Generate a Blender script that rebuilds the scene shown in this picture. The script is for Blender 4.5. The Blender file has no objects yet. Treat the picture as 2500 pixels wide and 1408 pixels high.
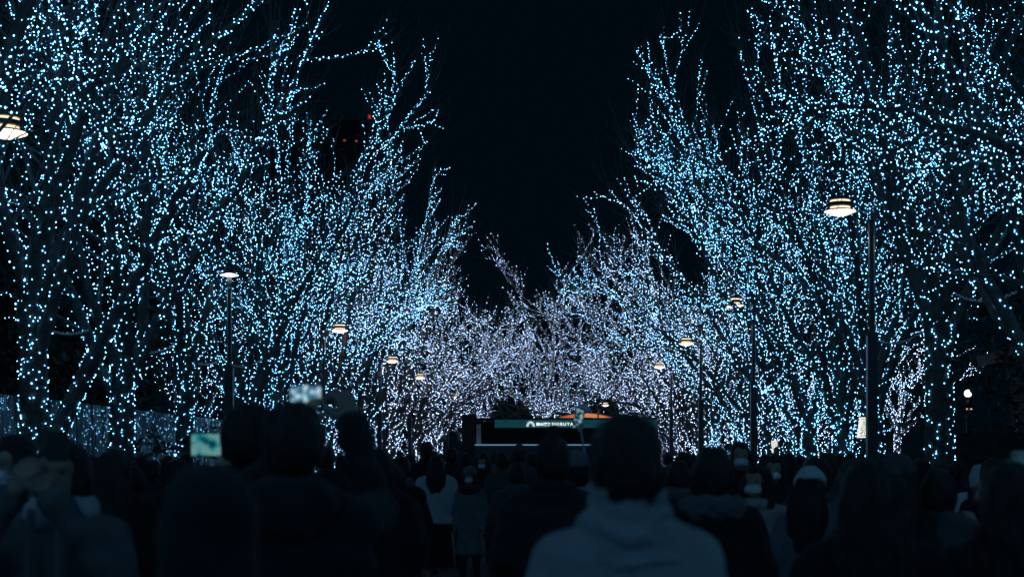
import bpy, math, random
import numpy as np
from mathutils import Vector, Matrix

# ------------------------------------------------------------------ camera, night sky, exposure
SC = bpy.context.scene
COL = SC.collection
F = 3472.0                       # focal length in photo pixels (50 mm on 36 mm, photo 2500 px wide)
VX, VY, EYE = 1360.0, 1120.0, 1.62
cam_d = bpy.data.cameras.new('camera')
cam_d.lens = 50.0; cam_d.sensor_width = 36.0
cam_d.shift_x = -(VX - 1250) / 2500.0
cam_d.shift_y = (VY - 704) / 2500.0
cam_d.clip_start = 0.1; cam_d.clip_end = 2000
cam_d.dof.use_dof = True; cam_d.dof.focus_distance = 30.0; cam_d.dof.aperture_fstop = 2.5
cam = bpy.data.objects.new('camera', cam_d); COL.objects.link(cam)
cam.location = (0, 0, EYE); cam.rotation_euler = (math.pi / 2, 0, 0)
SC.camera = cam

W = bpy.data.worlds.new('World'); SC.world = W; W.use_nodes = True
wn = W.node_tree.nodes; wl = W.node_tree.links
bg = wn['Background']
bg.inputs['Color'].default_value = (0.045, 0.43, 0.80, 1)
bg.inputs['Strength'].default_value = 0.0064

SC.view_settings.view_transform = 'Standard'
SC.view_settings.look = 'None'
SC.view_settings.exposure = 0.0
SC.view_settings.gamma = 1.0
SC.view_settings.use_curve_mapping = False
SC.render.engine = 'CYCLES'
SC.cycles.use_light_tree = True
SC.cycles.max_bounces = 4
SC.cycles.diffuse_bounces = 2
SC.cycles.glossy_bounces = 2
SC.cycles.transmission_bounces = 2
SC.cycles.use_denoising = True
SC.cycles.sample_clamp_indirect = 1.0
SC.cycles.pixel_filter_type = 'BLACKMAN_HARRIS'
SC.cycles.filter_width = 1.5

BULB_STRENGTH = 18.0
BULB_R = 0.0067

# ------------------------------------------------------------------ helpers
def wpt(px, py, D):
    return Vector(((px - VX) * D / F, D, EYE + (VY - py) * D / F))

def X_at(px, D): return (px - VX) * D / F
def Z_at(py, D): return EYE + (VY - py) * D / F

MATS = {}
def mat(name, col, rough=0.8, noise=0.25, scale=12.0, bump=0.0, bscale=60.0, metal=0.0, spec=0.4, sheen=0.0, stretch=None):
    if name in MATS: return MATS[name]
    m = bpy.data.materials.new(name); m.use_nodes = True
    nt = m.node_tree; b = nt.nodes['Principled BSDF']
    b.inputs['Roughness'].default_value = rough
    b.inputs['Metallic'].default_value = metal
    b.inputs['Specular IOR Level'].default_value = spec
    if sheen: b.inputs['Sheen Weight'].default_value = sheen
    tc = nt.nodes.new('ShaderNodeTexCoord')
    vec = tc.outputs['Object']
    if stretch:
        mp = nt.nodes.new('ShaderNodeMapping'); mp.inputs['Scale'].default_value = stretch
        nt.links.new(vec, mp.inputs['Vector']); vec = mp.outputs['Vector']
    n = nt.nodes.new('ShaderNodeTexNoise'); n.inputs['Scale'].default_value = scale; n.inputs['Detail'].default_value = 5
    nt.links.new(vec, n.inputs['Vector'])
    r = nt.nodes.new('ShaderNodeValToRGB')
    lo = [c * (1 - noise) for c in col]; hi = [min(1, c * (1 + noise)) for c in col]
    r.color_ramp.elements[0].position = 0.3; r.color_ramp.elements[0].color = (*lo, 1)
    r.color_ramp.elements[1].position = 0.7; r.color_ramp.elements[1].color = (*hi, 1)
    nt.links.new(n.outputs['Fac'], r.inputs['Fac']); nt.links.new(r.outputs['Color'], b.inputs['Base Color'])
    if bump:
        n2 = nt.nodes.new('ShaderNodeTexNoise'); n2.inputs['Scale'].default_value = bscale; n2.inputs['Detail'].default_value = 4
        nt.links.new(vec, n2.inputs['Vector'])
        bp = nt.nodes.new('ShaderNodeBump'); bp.inputs['Strength'].default_value = bump; bp.inputs['Distance'].default_value = 0.02
        nt.links.new(n2.outputs['Fac'], bp.inputs['Height']); nt.links.new(bp.outputs['Normal'], b.inputs['Normal'])
    MATS[name] = m
    return m

def emit(name, col, strength, sample=True):
    if name in MATS: return MATS[name]
    m = bpy.data.materials.new(name); m.use_nodes = True
    nt = m.node_tree; nt.nodes.clear()
    o = nt.nodes.new('ShaderNodeOutputMaterial'); e = nt.nodes.new('ShaderNodeEmission')
    e.inputs['Color'].default_value = (*col, 1); e.inputs['Strength'].default_value = strength
    nt.links.new(e.outputs[0], o.inputs['Surface'])
    if not sample: m.cycles.emission_sampling = 'NONE'
    MATS[name] = m
    return m

def link(name, data, parent=None, loc=None):
    o = bpy.data.objects.new(name, data); COL.objects.link(o)
    if parent is not None: o.parent = parent
    if loc is not None: o.location = loc
    return o

def tag(o, label=None, cat=None, group=None, kind=None):
    if label: o['label'] = label
    if cat: o['category'] = cat
    if group: o['group'] = group
    if kind: o['kind'] = kind
    return o

def empty(name, loc, label, cat, group=None, rz=0.0):
    o = bpy.data.objects.new(name, None); COL.objects.link(o)
    o.location = loc; o.rotation_euler = (0, 0, rz); o.empty_display_size = 0.2
    return tag(o, label, cat, group)

def np_mesh(name, V, Q, smooth=True):
    """V (n,3); Q (m,k) faces, k = 3 or 4"""
    me = bpy.data.meshes.new(name)
    V = np.asarray(V, np.float32); Q = np.asarray(Q, np.int32)
    m, k = Q.shape
    me.vertices.add(len(V)); me.vertices.foreach_set('co', V.ravel())
    me.loops.add(m * k); me.loops.foreach_set('vertex_index', Q.ravel())
    me.polygons.add(m)
    me.polygons.foreach_set('loop_start', np.arange(0, m * k, k, dtype=np.int32))
    me.polygons.foreach_set('use_smooth', np.full(m, smooth, dtype=bool))
    me.update(calc_edges=True)
    return me

class MB:
    """collects boxes, tubes and lathes; build() links them as one mesh object"""
    def __init__(self): self.v = []; self.f = []
    def add(self, vs, fs):
        o = len(self.v); self.v.extend(tuple(p) for p in vs); self.f.extend([tuple(i + o for i in f) for f in fs]); return self
    def box(self, c, s, rz=0.0, taper=1.0, M=None):
        x, y, z = s[0] / 2, s[1] / 2, s[2] / 2; vs = []
        for dz, t in ((-z, 1.0), (z, taper)):
            for dx, dy in ((-x, -y), (x, -y), (x, y), (-x, y)):
                p = Vector((dx * t, dy * t, dz))
                if M is not None: p = M @ p
                elif rz: p = Matrix.Rotation(rz, 3, 'Z') @ p
                vs.append(p + Vector(c))
        return self.add(vs, [(3, 2, 1, 0), (4, 5, 6, 7), (0, 1, 5, 4), (1, 2, 6, 5), (2, 3, 7, 6), (3, 0, 4, 7)])
    def tube(self, pts, radii, n=8, caps=True):
        pts = [Vector(p) for p in pts]
        if not hasattr(radii, '__len__'): radii = [radii] * len(pts)
        vs = []; fs = []
        for i, p in enumerate(pts):
            t = (pts[min(i + 1, len(pts) - 1)] - pts[max(i - 1, 0)]).normalized()
            a = t.cross(Vector((0, 0, 1)) if abs(t.z) < 0.9 else Vector((1, 0, 0))).normalized(); b = t.cross(a)
            for k in range(n):
                w = 2 * math.pi * k / n
                vs.append(p + (a * math.cos(w) + b * math.sin(w)) * radii[i])
        for i in range(len(pts) - 1):
            for k in range(n):
                k2 = (k + 1) % n
                fs.append((i * n + k, i * n + k2, (i + 1) * n + k2, (i + 1) * n + k))
        if caps:
            fs.append(tuple(range(n))[::-1]); fs.append(tuple((len(pts) - 1) * n + k for k in range(n)))
        return self.add(vs, fs)
    def lathe(self, prof, c=(0, 0, 0), n=24, caps=True):
        vs = []; fs = []
        for r, z in prof:
            for k in range(n):
                w = 2 * math.pi * k / n
                vs.append((c[0] + r * math.cos(w), c[1] + r * math.sin(w), c[2] + z))
        for i in range(len(prof) - 1):
            for k in range(n):
                k2 = (k + 1) % n
                fs.append((i * n + k, i * n + k2, (i + 1) * n + k2, (i + 1) * n + k))
        if caps:
            fs.append(tuple(range(n))[::-1]); fs.append(tuple((len(prof) - 1) * n + k for k in range(n)))
        return self.add(vs, fs)
    def mesh(self, name, smooth=False):
        me = bpy.data.meshes.new(name); me.from_pydata(self.v, [], self.f)
        if smooth:
            me.polygons.foreach_set('use_smooth', np.ones(len(me.polygons), dtype=bool))
        me.update(); return me
    def build(self, name, m, parent=None, smooth=False, loc=None):
        me = self.mesh(name, smooth); me.materials.append(m)
        return link(name, me, parent, loc)

# ------------------------------------------------------------------ materials
M_bark = mat('bark', (0.105, 0.10, 0.095), 0.9, 0.35, 9, 0.5, 40)
M_twig = mat('twig', (0.125, 0.12, 0.115), 0.9, 0.3, 6)
M_metal = mat('painted_steel', (0.03, 0.032, 0.036), 0.45, 0.15, 8, spec=0.5)
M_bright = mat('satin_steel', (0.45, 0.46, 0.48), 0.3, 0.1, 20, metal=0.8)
M_dark = mat('dark_cladding', (0.022, 0.023, 0.025), 0.7, 0.3, 3)
M_concrete = mat('concrete', (0.22, 0.22, 0.22), 0.85, 0.25, 4, 0.2, 30)
M_paving = mat('paving', (0.045, 0.045, 0.047), 0.75, 0.35, 1.5, 0.15, 40)
M_leafdark = mat('evergreen_leaf', (0.035, 0.055, 0.035), 0.6, 0.4, 5)
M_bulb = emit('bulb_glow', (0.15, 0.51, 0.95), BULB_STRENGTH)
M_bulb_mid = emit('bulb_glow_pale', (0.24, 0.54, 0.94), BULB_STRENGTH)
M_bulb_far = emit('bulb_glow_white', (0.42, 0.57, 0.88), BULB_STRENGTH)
M_lampglow = emit('lamp_glow', (1.0, 0.84, 0.64), 3.0)
M_lampsoft = emit('lamp_slit_glow', (1.0, 0.74, 0.5), 1.5)

# ------------------------------------------------------------------ ground
g = MB(); g.add([(-250, -40, 0), (250, -40, 0), (250, 500, 0), (-250, 500, 0)], [(0, 1, 2, 3)])
tag(g.build('ground', M_paving), kind='structure')
for nm, x0, x1 in (('planting_strip', -8.3, -5.7), ('planting_strip', 5.3, 7.4)):
    b = MB(); b.box(((x0 + x1) / 2, 50, 0.07), (x1 - x0, 84, 0.14)); tag(b.build(nm, M_concrete), kind='structure')

# ------------------------------------------------------------------ trees wrapped in light strings
OCT_V = np.array([(1, 0, 0), (-1, 0, 0), (0, 1, 0), (0, -1, 0), (0, 0, 1.15), (0, 0, -1.15)], np.float32)
OCT_F = np.array([(0, 2, 4), (2, 1, 4), (1, 3, 4), (3, 0, 4), (2, 0, 5), (1, 2, 5), (3, 1, 5), (0, 3, 5)], np.int32)

def tubes_mesh(name, lines, n):
    """lines: list of (pts (m,3), radii (m,)); one mesh"""
    Vs, Qs, off = [], [], 0
    w = np.arange(n) * 2 * np.pi / n; cw, sw = np.cos(w), np.sin(w)
    for P, R in lines:
        m = len(P)
        T = np.gradient(P, axis=0); T /= np.linalg.norm(T, axis=1, keepdims=True) + 1e-9
        ref = np.array([0.3, 0.9, 0.2]) if abs(T[0, 1]) < 0.8 else np.array([1.0, 0, 0])
        A = np.cross(T, ref); A /= np.linalg.norm(A, axis=1, keepdims=True) + 1e-9
        B = np.cross(T, A)
        V = P[:, None, :] + (A[:, None, :] * cw[None, :, None] + B[:, None, :] * sw[None, :, None]) * R[:, None, None]
        Vs.append(V.reshape(-1, 3))
        i = np.arange(m - 1)[:, None] * n; k = np.arange(n)[None, :]; k2 = (k + 1) % n
        Qs.append(np.stack([i + k, i + k2, i + n + k2, i + n + k], -1).reshape(-1, 4) + off)
        off += m * n
    return np_mesh(name, np.concatenate(Vs), np.concatenate(Qs))

def unit(v): return v / (np.linalg.norm(v) + 1e-9)

def curve(rng, p0, d0, L, m, bend, wob):
    """polyline from p0 along d0, bending gradually towards vector bend"""
    P = [np.array(p0, float)]; d = unit(np.array(d0, float)); st = L / (m - 1)
    for i in range(m - 1):
        d = unit(d + np.array(bend) * st + rng.normal(0, wob, 3) * st)
        P.append(P[-1] + d * st)
    return np.array(P)

def sample(P, t):
    x = t * (len(P) - 1); i = int(min(max(x, 0), len(P) - 2)); f = x - i
    return P[i] * (1 - f) + P[i + 1] * f, unit(P[i + 1] - P[i])

def around(rng, P, R, spacing, gap, t0=0.0, t1=1.0, clear=0.006):
    """bulb positions wound around a limb"""
    seg = np.linalg.norm(np.diff(P, axis=0), axis=1); cum = np.concatenate([[0], np.cumsum(seg)]); L = cum[-1]
    n = max(1, int(L * (t1 - t0) / spacing))
    s = (t0 + (t1 - t0) * (np.arange(n) + rng.uniform(-.45, .45, n) + .5) / n) * L
    C = np.stack([np.interp(s, cum, P[:, k]) for k in range(3)], 1)
    r = np.interp(s, cum, R)
    D = rng.normal(0, 1, (n, 3)); T = unit(P[-1] - P[0]); D -= (D @ T)[:, None] * T
    D /= np.linalg.norm(D, axis=1, keepdims=True) + 1e-9
    return C + D * (r + clear + np.abs(rng.normal(0, gap, n)))[:, None]

def inview(w, mx=420, my=380):
    D = np.maximum(w[:, 1], 0.5)
    px = VX + F * w[:, 0] / D; py = VY - F * (w[:, 2] - EYE) / D
    return (px > -mx) & (px < 2500 + mx) & (py > -my)

def lit_tree(seed, X, D, label, inward, H=11.0, fork=2.9, lean=(0, 0), trunk_r=0.2, nlimb=6, density=1.0, reach=1.0,
             group='trees wrapped in string lights along the avenue', stem2=None, nlow=0, target=None, spread=0.0, behind=False):
    rng = np.random.default_rng(seed)
    base = np.array([X, D, 0.0])
    root = empty('lit_tree', (X, D, 0), label, 'tree', group)
    far = D > 40
    bulbs = []
    if behind: D = 12.0
    big = 2.6 if behind else 1.0 + 0.48 * min(max((D - 26) / 40.0, 0), 1)     # the far strings carry larger, whiter lamps set wider apart
    density = density / big ** (2.0 if behind else 1.25)
    m = 8
    tz = np.linspace(0, 1, m)
    TP = np.stack([lean[0] * tz ** 1.3 + 0.04 * np.sin(3 * tz + seed), lean[1] * tz + 0.04 * np.cos(2.4 * tz + seed), tz * fork], 1)
    TR = trunk_r * (1.0 - 0.15 * tz) * (1 + 0.45 * np.exp(-tz * 9))
    trunk = [(TP, TR)]; stem_b = np.zeros((0, 3))
    sp_tr = 0.0125 / density * (0.2 / trunk_r) * (1.0 if D < 32 else 0.8)
    bulbs.append(around(rng, TP, TR, sp_tr, 0.006))
    if stem2 is not None:                                   # a second leaning stem from the same base
        S = curve(rng, (-0.42, 0.0, 0.2), stem2, 6.0, 11, (0.03, 0, 0.0), 0.03)
        SR = np.linspace(0.15, 0.05, 11); trunk.append((S, SR)); stem_b = around(rng, S, SR, 0.024, 0.006)
    limbs = []
    az0 = rng.uniform(0, 6.28)
    for i in range(nlimb):
        az = az0 + i * 2 * math.pi / nlimb + rng.uniform(-.35, .35)
        d_in = math.cos(az) * inward                         # +1 when the limb leans over the avenue
        th = math.radians(rng.uniform(9, 22) + 7 * max(d_in, 0) + (12 if D > 56 else 0) + spread)
        d = (math.sin(th) * math.cos(az), math.sin(th) * math.sin(az), math.cos(th))
        t = rng.uniform(0.72, 1.0)
        p, _ = sample(TP, t)
        L = (H - fork) / math.cos(th) * rng.uniform(0.82, 1.05) * (1 + 0.10 * max(d_in, 0)) * reach
        out = np.array([math.cos(az), math.sin(az), 0]) * (0.035 + 0.017 * max(d_in, 0))
        P = curve(rng, p, d, L, 14, out, 0.17)
        k = np.linspace(0, 1, 14)                            # tips turn up again
        P[:, 2] += 0.5 * np.clip(k - 0.7, 0, 1) ** 2 * 3
        R = 0.085 * (trunk_r / 0.2) * (1 - k) ** 0.9 + 0.012
        limbs.append((P, R, L, d_in))
        bulbs.append(around(rng, P, R, 0.045 / density, 0.012, 0.0, 0.97))
    crown = []
    for j in range(nlow):                                    # low side shoots on the trunk, wrapped as well
        p, tg = sample(TP, rng.uniform(.3, .95)); az = rng.uniform(0, 6.28)
        P2 = curve(rng, p, (math.cos(az) * .8, math.sin(az) * .8, rng.uniform(.3, 1.2)), rng.uniform(1.0, 2.3), 6, (0, 0, .12), .3)
        R2 = np.linspace(.022, .006, 6)
        crown.append((P2, R2)); bulbs.append(around(rng, P2, R2, 0.06 / density, 0.03))
    for P, R, L, d_in in limbs:
        nb = int(9 * L / 8)
        for j in range(nb):
            t = 0.16 + 0.80 * (j + rng.uniform(0, .9)) / nb
            p, tg = sample(P, t)
            side = unit(np.cross(tg, rng.normal(0, 1, 3)))
            a = math.radians(rng.uniform(28, 58))
            d = unit(tg * math.cos(a) + side * math.sin(a) + np.array([inward * 0.07, 0, 0.05 - 0.16 * (t < .45)]))
            l2 = (3.1 - 1.9 * t) * rng.uniform(0.7, 1.15)
            P2 = curve(rng, p, d, l2, 7, (0, 0, 0.16), 0.30)
            r0 = np.interp(t, np.linspace(0, 1, 14), R) * 0.55
            R2 = np.linspace(max(r0, 0.014), 0.006, 7)
            if D > 30 and not inview(base + P2[[0, -1]]).any(): continue
            crown.append((P2, R2))
            bulbs.append(around(rng, P2, R2, 0.095 / density, 0.016))
            for q in range(int(rng.integers(3, 6))):
                t2 = rng.uniform(.25, 1.0)
                p2, tg2 = sample(P2, t2)
                a = math.radians(rng.uniform(25, 60))
                d2 = unit(tg2 * math.cos(a) + unit(np.cross(tg2, rng.normal(0, 1, 3))) * math.sin(a) + np.array([0, 0, .12]))
                l3 = rng.uniform(.45, 1.15)
                P3 = curve(rng, p2, d2, l3, 4, (0, 0, 0.2), 0.25)
                R3 = np.array([.007, .006, .005, .0035])
                crown.append((P3, R3))
                if rng.uniform() < 0.62: bulbs.append(around(rng, P3, R3, 0.11 / density, 0.014))
                if not far and not behind and inview(base + P3[[-1]], 100, 60).any():                                  # fine bare twigs beyond the lights
                    for w in range(4):
                        p3, tg3 = sample(P3, rng.uniform(.3, 1))
                        d3 = unit(tg3 + rng.normal(0, .5, 3) + np.array([0, 0, .4]))
                        crown.append((curve(rng, p3, d3, rng.uniform(.35, .9), 3, (0, 0, .1), .3), np.array([.006, .005, .003])))
        for w in range(9):                                   # bare leaders above the lit tips
            p3, tg3 = sample(P, rng.uniform(.8, 1))
            d3 = unit(tg3 + rng.normal(0, .35, 3) + np.array([0, 0, .35]))
            crown.append((curve(rng, p3, d3, rng.uniform(.8, 2.0), 5, (0, 0, .1), .25), np.linspace(.011, .003, 5)))
    bulbs = np.concatenate(bulbs)
    def in_passage(A):                                       # the far branches are pruned clear of two arched passages
        x = A[:, 0] + X; z = A[:, 2]
        return (((x + 3.1) / 2.5) ** 2 + (z / 5.6) ** 2 < 1) | (((x - 2.7) / 2.4) ** 2 + (z / 5.5) ** 2 < 1)
    if target:                                               # keep the crown's reach over the avenue to the row's clipped line
        u = max((inward * Pq[:, 0]).max() for Pq, _ in crown)
        kx = min(1.0, target / u)
        for A in [c[0] for c in crown] + [l[0] for l in limbs] + [bulbs]:
            A[:, 0] = np.where(inward * A[:, 0] > 0.25, inward * 0.25 + (A[:, 0] - inward * 0.25) * kx, A[:, 0])
    if D > 44 and not behind:
        crown = [c for c in crown if not in_passage(c[0]).any()]
        bulbs = bulbs[~in_passage(bulbs)]
    me = tubes_mesh('trunk', trunk, 10); me.materials.append(M_bark); link('trunk', me, root)
    for P, R, L, d_in in limbs:
        me = tubes_mesh('limb', [(P, R)], 7); me.materials.append(M_bark); link('limb', me, root)
    me = tubes_mesh('crown', crown, 3); me.materials.append(M_twig); link('crown', me, root)
    Bp = np.concatenate([bulbs, stem_b])
    if D > 30: Bp = Bp[inview(base + Bp)]
    Bp = Bp[Bp[:, 2] > 0.1]
    rs = BULB_R * big * np.where(rng.uniform(0, 1, len(Bp)) < .10, rng.uniform(1.2, 1.6, len(Bp)), rng.uniform(0.6, 1.15, len(Bp)))
    V = (Bp[:, None, :] + OCT_V[None] * rs[:, None, None]).reshape(-1, 3)
    Q = (OCT_F[None] + (np.arange(len(Bp)) * 6)[:, None, None]).reshape(-1, 3)
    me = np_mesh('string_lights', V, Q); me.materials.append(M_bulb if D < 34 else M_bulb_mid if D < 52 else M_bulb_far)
    o = link('string_lights', me, root); o['kind'] = 'stuff'
    return root, len(Bp)

NB = 0
ORD = ['first', 'second', 'third', 'fourth', 'fifth', 'sixth', 'seventh', 'eighth', 'ninth', 'tenth', 'eleventh', 'twelfth',
       'thirteenth', 'fourteenth', 'fifteenth', 'sixteenth', 'seventeenth']
left = [14.2, 18.0, 21.4, 25.6, 29.6, 33.5, 37.5, 41.5, 45.5, 49.5, 54.0, 58.5, 63.5, 69.0, 75.0, 81.5]
for i, D in enumerate(left):
    kw = dict(H=10.9 + 0.4 * math.sin(i * 2.1), reach=1.0 + 0.05 * math.sin(i * 1.7), density=1.12 if D < 34 else 0.98 if D < 52 else 0.68, target=4.0 + 0.35 * math.sin(i * 2.9) + (0.55 if 1 < i < 6 else 0) + 0.07 * max(0, D - 52))
    if i == 1: kw.update(stem2=(0.34, 0.06, 1.0), trunk_r=0.2, fork=3.6)
    if i == 2: kw.update(fork=3.0, trunk_r=0.2)
    if i == 3: kw.update(fork=3.4, trunk_r=0.17)
    lab = 'tall bare tree wrapped in white-blue lights, %s in the row by the fence' % ORD[i]
    if i > 4: kw['nlow'] = 7
    if i == 1: lab = 'light-wrapped tree at the left edge with a second stem leaning to the right'
    if i == 2: lab = 'light-wrapped tree by the tinsel fence, just right of the tree with the leaning stem'
    NB += lit_tree({2: 225, 3: 286, 6: 249, 8: 211, 11: 154, 14: 457}.get(i, 100 + i), -6.62 - 0.12 * math.sin(i * 3), D, lab, +1, **kw)[1]
right = [13.4, 17.6, 21.7, 26.8, 29.6, 32.6, 36.2, 39.8, 43.5, 47.5, 51.5, 56.0, 61.0, 66.5, 72.5, 79.0, 85.5]
for i, D in enumerate(right):
    kw = dict(H=10.7 + 0.5 * math.sin(i * 1.3 + 1), reach=1.05 + 0.05 * math.sin(i * 2.7), density=1.08 if D < 34 else 0.98 if D < 52 else 0.68, target=min(6.6, 4.0 + 0.075 * max(0, D - 20)) + 0.35 * math.sin(i * 1.9))
    if i == 2: kw.update(trunk_r=0.235, fork=3.7, density=0.66)
    lab = 'tall bare tree wrapped in white-blue lights, %s in the right-hand row' % ORD[i]
    if i > 3: kw['nlow'] = 9
    if i == 2: lab = 'thick light-wrapped trunk standing alone beside the tall lamp post on the right'
    NB += lit_tree(300 + i, 5.92 + 0.12 * math.sin(i * 2.3), D, lab, -1, **kw)[1]
for i, (X, D, H, fk, inw, lab) in enumerate((
        (-0.65, 90.0, 14.6, 2.6, -1, 'light-wrapped tree closing the avenue, rising behind the lit stage sign'),
        (0.62, 91.5, 14.2, 2.6, 1, 'light-wrapped tree closing the avenue, right beside the pyramid roof'),
        (-5.9, 94.0, 14.4, 2.6, 1, 'light-wrapped tree at the far end, arching over the left part of the stage'),
        (-1.95, 99.0, 14.2, 2.8, -1, 'tallest light-wrapped tree at the far end, behind the two trunks above the sign'),
        (5.0, 95.0, 12.8, 2.6, -1, 'light-wrapped tree at the far end, right of the pyramid roof'))):
    NB += lit_tree(500 + i, X, D, lab, inw, H=H, fork=fk, trunk_r=0.22, nlimb=10, density=0.62, reach=1.0, spread=11.0)[1]
for i, (X, D, H, lab) in enumerate((
        (14.4, 60.0, 7.2, 'small light-wrapped tree set back behind the tall lamp post on the right'),
        (10.9, 60.0, 6.0, 'small light-wrapped tree with fine lights behind the right-hand row'),
        (9.6, 47.0, 6.5, 'light-wrapped tree in the second row behind the right-hand trunks'))):
    NB += lit_tree(600 + i, X, D, lab, -1, H=H, fork=3.2, trunk_r=0.16, nlimb=8, density=1.25, reach=0.85, spread=8.0)[1]
for i, (X, D) in enumerate(((-10.6, 41.0), (-10.4, 47.5), (-10.7, 55.0), (-10.5, 63.0), (9.9, 52.0), (9.7, 57.5), (9.5, 66.0), (9.8, 73.0))):
    lab = 'low-forking lit tree in the rear row on the %s, %s from the front' % ('left' if X < 0 else 'right', ORD[i % 4])
    NB += lit_tree(700 + i, X, D, lab, 1 if X < 0 else -1, H=8.5, fork=1.7, trunk_r=0.17, nlimb=6, density=0.7, reach=0.9, nlow=8,
                   group='rear row of lit trees')[1]
for i, D in enumerate((5.8, 1.8, -2.2, -6.4, -10.8, -15.2, -19.6, -24.0)):     # the avenue goes on behind the camera
    for sgn in (-1, 1):
        NB += lit_tree(800 + i * 2 + sgn, sgn * 6.3, D, 'light-wrapped tree of the avenue beside and behind the viewer', -sgn, H=10.8, target=4.0, density=2.2,
                       behind=True, group='lit trees behind the viewer')[1]
print('BULBS', NB)

# ------------------------------------------------------------------ street lamps
def lamp_parts(root, s, flip=False):
    """lamp with stacked louvre head on a short arm; s = +1 arm points to +x"""
    H = 5.02
    b = MB(); b.box((0, 0, 1.65), (0.135, 0.135, 3.3)); b.box((0, 0, 3.31), (0.15, 0.15, 0.03))
    b.build('post', M_metal, root)
    b = MB(); b.box((s * 0.072, -0.04, 1.65), (0.008, 0.05, 3.28)); b.build('edge_highlight', M_bright, root)  # highlight on the post's edge, built as a thin bright strip
    b = MB(); b.box((0, 0.004, 4.09), (0.05, 0.018, 1.53)); b.build('mast', M_metal, root)
    for dx in (-0.036, 0.036):
        t = MB(); t.tube([(dx, 0, 3.32), (dx, 0, 4.86)], 0.0095, 8); t.build('rod', M_bright, root, True)
    b = MB(); b.box((0, 0, 4.1), (0.095, 0.03, 0.02)); b.box((0, 0, 4.86), (0.10, 0.035, 0.03)); b.box((0, 0, 4.93), (0.035, 0.03, 0.12))
    b.build('bracket', M_metal, root)
    a = MB(); a.tube([(0, 0, 4.985), (s * 0.13, 0, 4.99), (s * 0.22, 0, 4.985)], 0.012, 8); a.build('arm', M_bright, root, True)
    hx = s * 0.43
    h = MB(); h.lathe([(0.03, 0.185), (0.15, 0.18), (0.165, 0.165), (0.165, 0.148), (0.05, 0.146)], (hx, 0, 4.985)); h.build('cap', M_metal, root)
    e = MB(); e.lathe([(0.135, 0.120), (0.135, 0.144)], (hx, 0, 4.985)); e.build('upper_glow_ring', M_lampsoft, root, True)
    h = MB(); h.lathe([(0.10, 0.118), (0.172, 0.114), (0.172, 0.062), (0.10, 0.058)], (hx, 0, 4.985)); h.build('louvre', M_metal, root)
    e = MB(); e.lathe([(0.135, 0.034), (0.135, 0.056)], (hx, 0, 4.985)); e.build('lower_glow_ring', M_lampsoft, root, True)
    h = MB(); h.lathe([(0.12, 0.033), (0.20, 0.016), (0.222, 0.002), (0.215, -0.004)], (hx, 0, 4.985), caps=False); h.build('shade', M_metal, root)
    e = MB(); e.lathe([(0.214, -0.002), (0.16, -0.026), (0.09, -0.052), (0.03, -0.064)], (hx, 0, 4.985)); e.build('lens', M_lampglow, root, True)

def street_lamp(X, D, s, label):
    r = empty('street_lamp', (X - s * 0.43, D, 0), label, 'street lamp', 'street lamps along the avenue')
    lamp_parts(r, s); return r
LH = 3.36 * F
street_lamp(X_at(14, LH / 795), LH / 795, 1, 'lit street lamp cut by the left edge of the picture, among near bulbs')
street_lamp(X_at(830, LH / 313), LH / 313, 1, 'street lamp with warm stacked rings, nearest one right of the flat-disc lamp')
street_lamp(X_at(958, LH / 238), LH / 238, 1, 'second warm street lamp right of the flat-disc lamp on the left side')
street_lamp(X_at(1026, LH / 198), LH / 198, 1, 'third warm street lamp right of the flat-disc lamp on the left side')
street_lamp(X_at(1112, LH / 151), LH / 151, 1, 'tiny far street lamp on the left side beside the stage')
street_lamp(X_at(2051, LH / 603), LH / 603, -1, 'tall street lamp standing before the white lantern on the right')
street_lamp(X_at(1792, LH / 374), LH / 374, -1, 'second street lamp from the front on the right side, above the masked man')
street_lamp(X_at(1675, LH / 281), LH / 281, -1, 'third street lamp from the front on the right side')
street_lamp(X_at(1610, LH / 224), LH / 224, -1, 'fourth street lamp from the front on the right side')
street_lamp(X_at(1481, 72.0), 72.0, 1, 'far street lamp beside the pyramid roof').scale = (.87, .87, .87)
# lamp seen with a single flat disc
D = LH / 447
r = empty('street_lamp', (X_at(560, D), D, 0), 'street lamp with a single thin white glowing disc on twin rods, left side', 'street lamp', 'street lamps along the avenue')
b = MB(); b.box((0, 0, 1.65), (0.15, 0.15, 3.3)); b.box((0, 0, 3.31), (0.17, 0.17, 0.03)); b.build('post', M_metal, r)
for dx in (-0.036, 0.036):
    t = MB(); t.tube([(dx, 0, 3.32), (dx, 0, 4.75)], 0.0095, 8); t.build('rod', M_bright, r, True)
b = MB(); b.box((0, 0.004, 4.03), (0.05, 0.018, 1.42)); b.build('mast', M_metal, r)
b = MB(); b.box((0.079, -0.04, 1.65), (0.008, 0.05, 3.28)); b.build('edge_highlight', M_bright, r)  # bright strip standing in for the highlight on this post's edge
b = MB(); b.box((0, 0, 4.76), (0.12, 0.06, 0.02)); b.build('bracket', M_bright, r)
b = MB(); b.lathe([(0.035, 4.77), (0.045, 4.96)], n=16); b.build('neck', M_concrete, r, True)
M_disc = emit('disc_glow', (0.85, 0.95, 1.0), 2.6)
b = MB(); b.lathe([(0.05, 4.963), (0.17, 4.985), (0.158, 4.995), (0.06, 5.02)], n=28); b.build('disc', M_disc, r, True)
b = MB(); b.lathe([(0.10, 5.022), (0.09, 5.035), (0.02, 5.15)], n=20); b.build('cap', M_metal, r, True)

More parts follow.
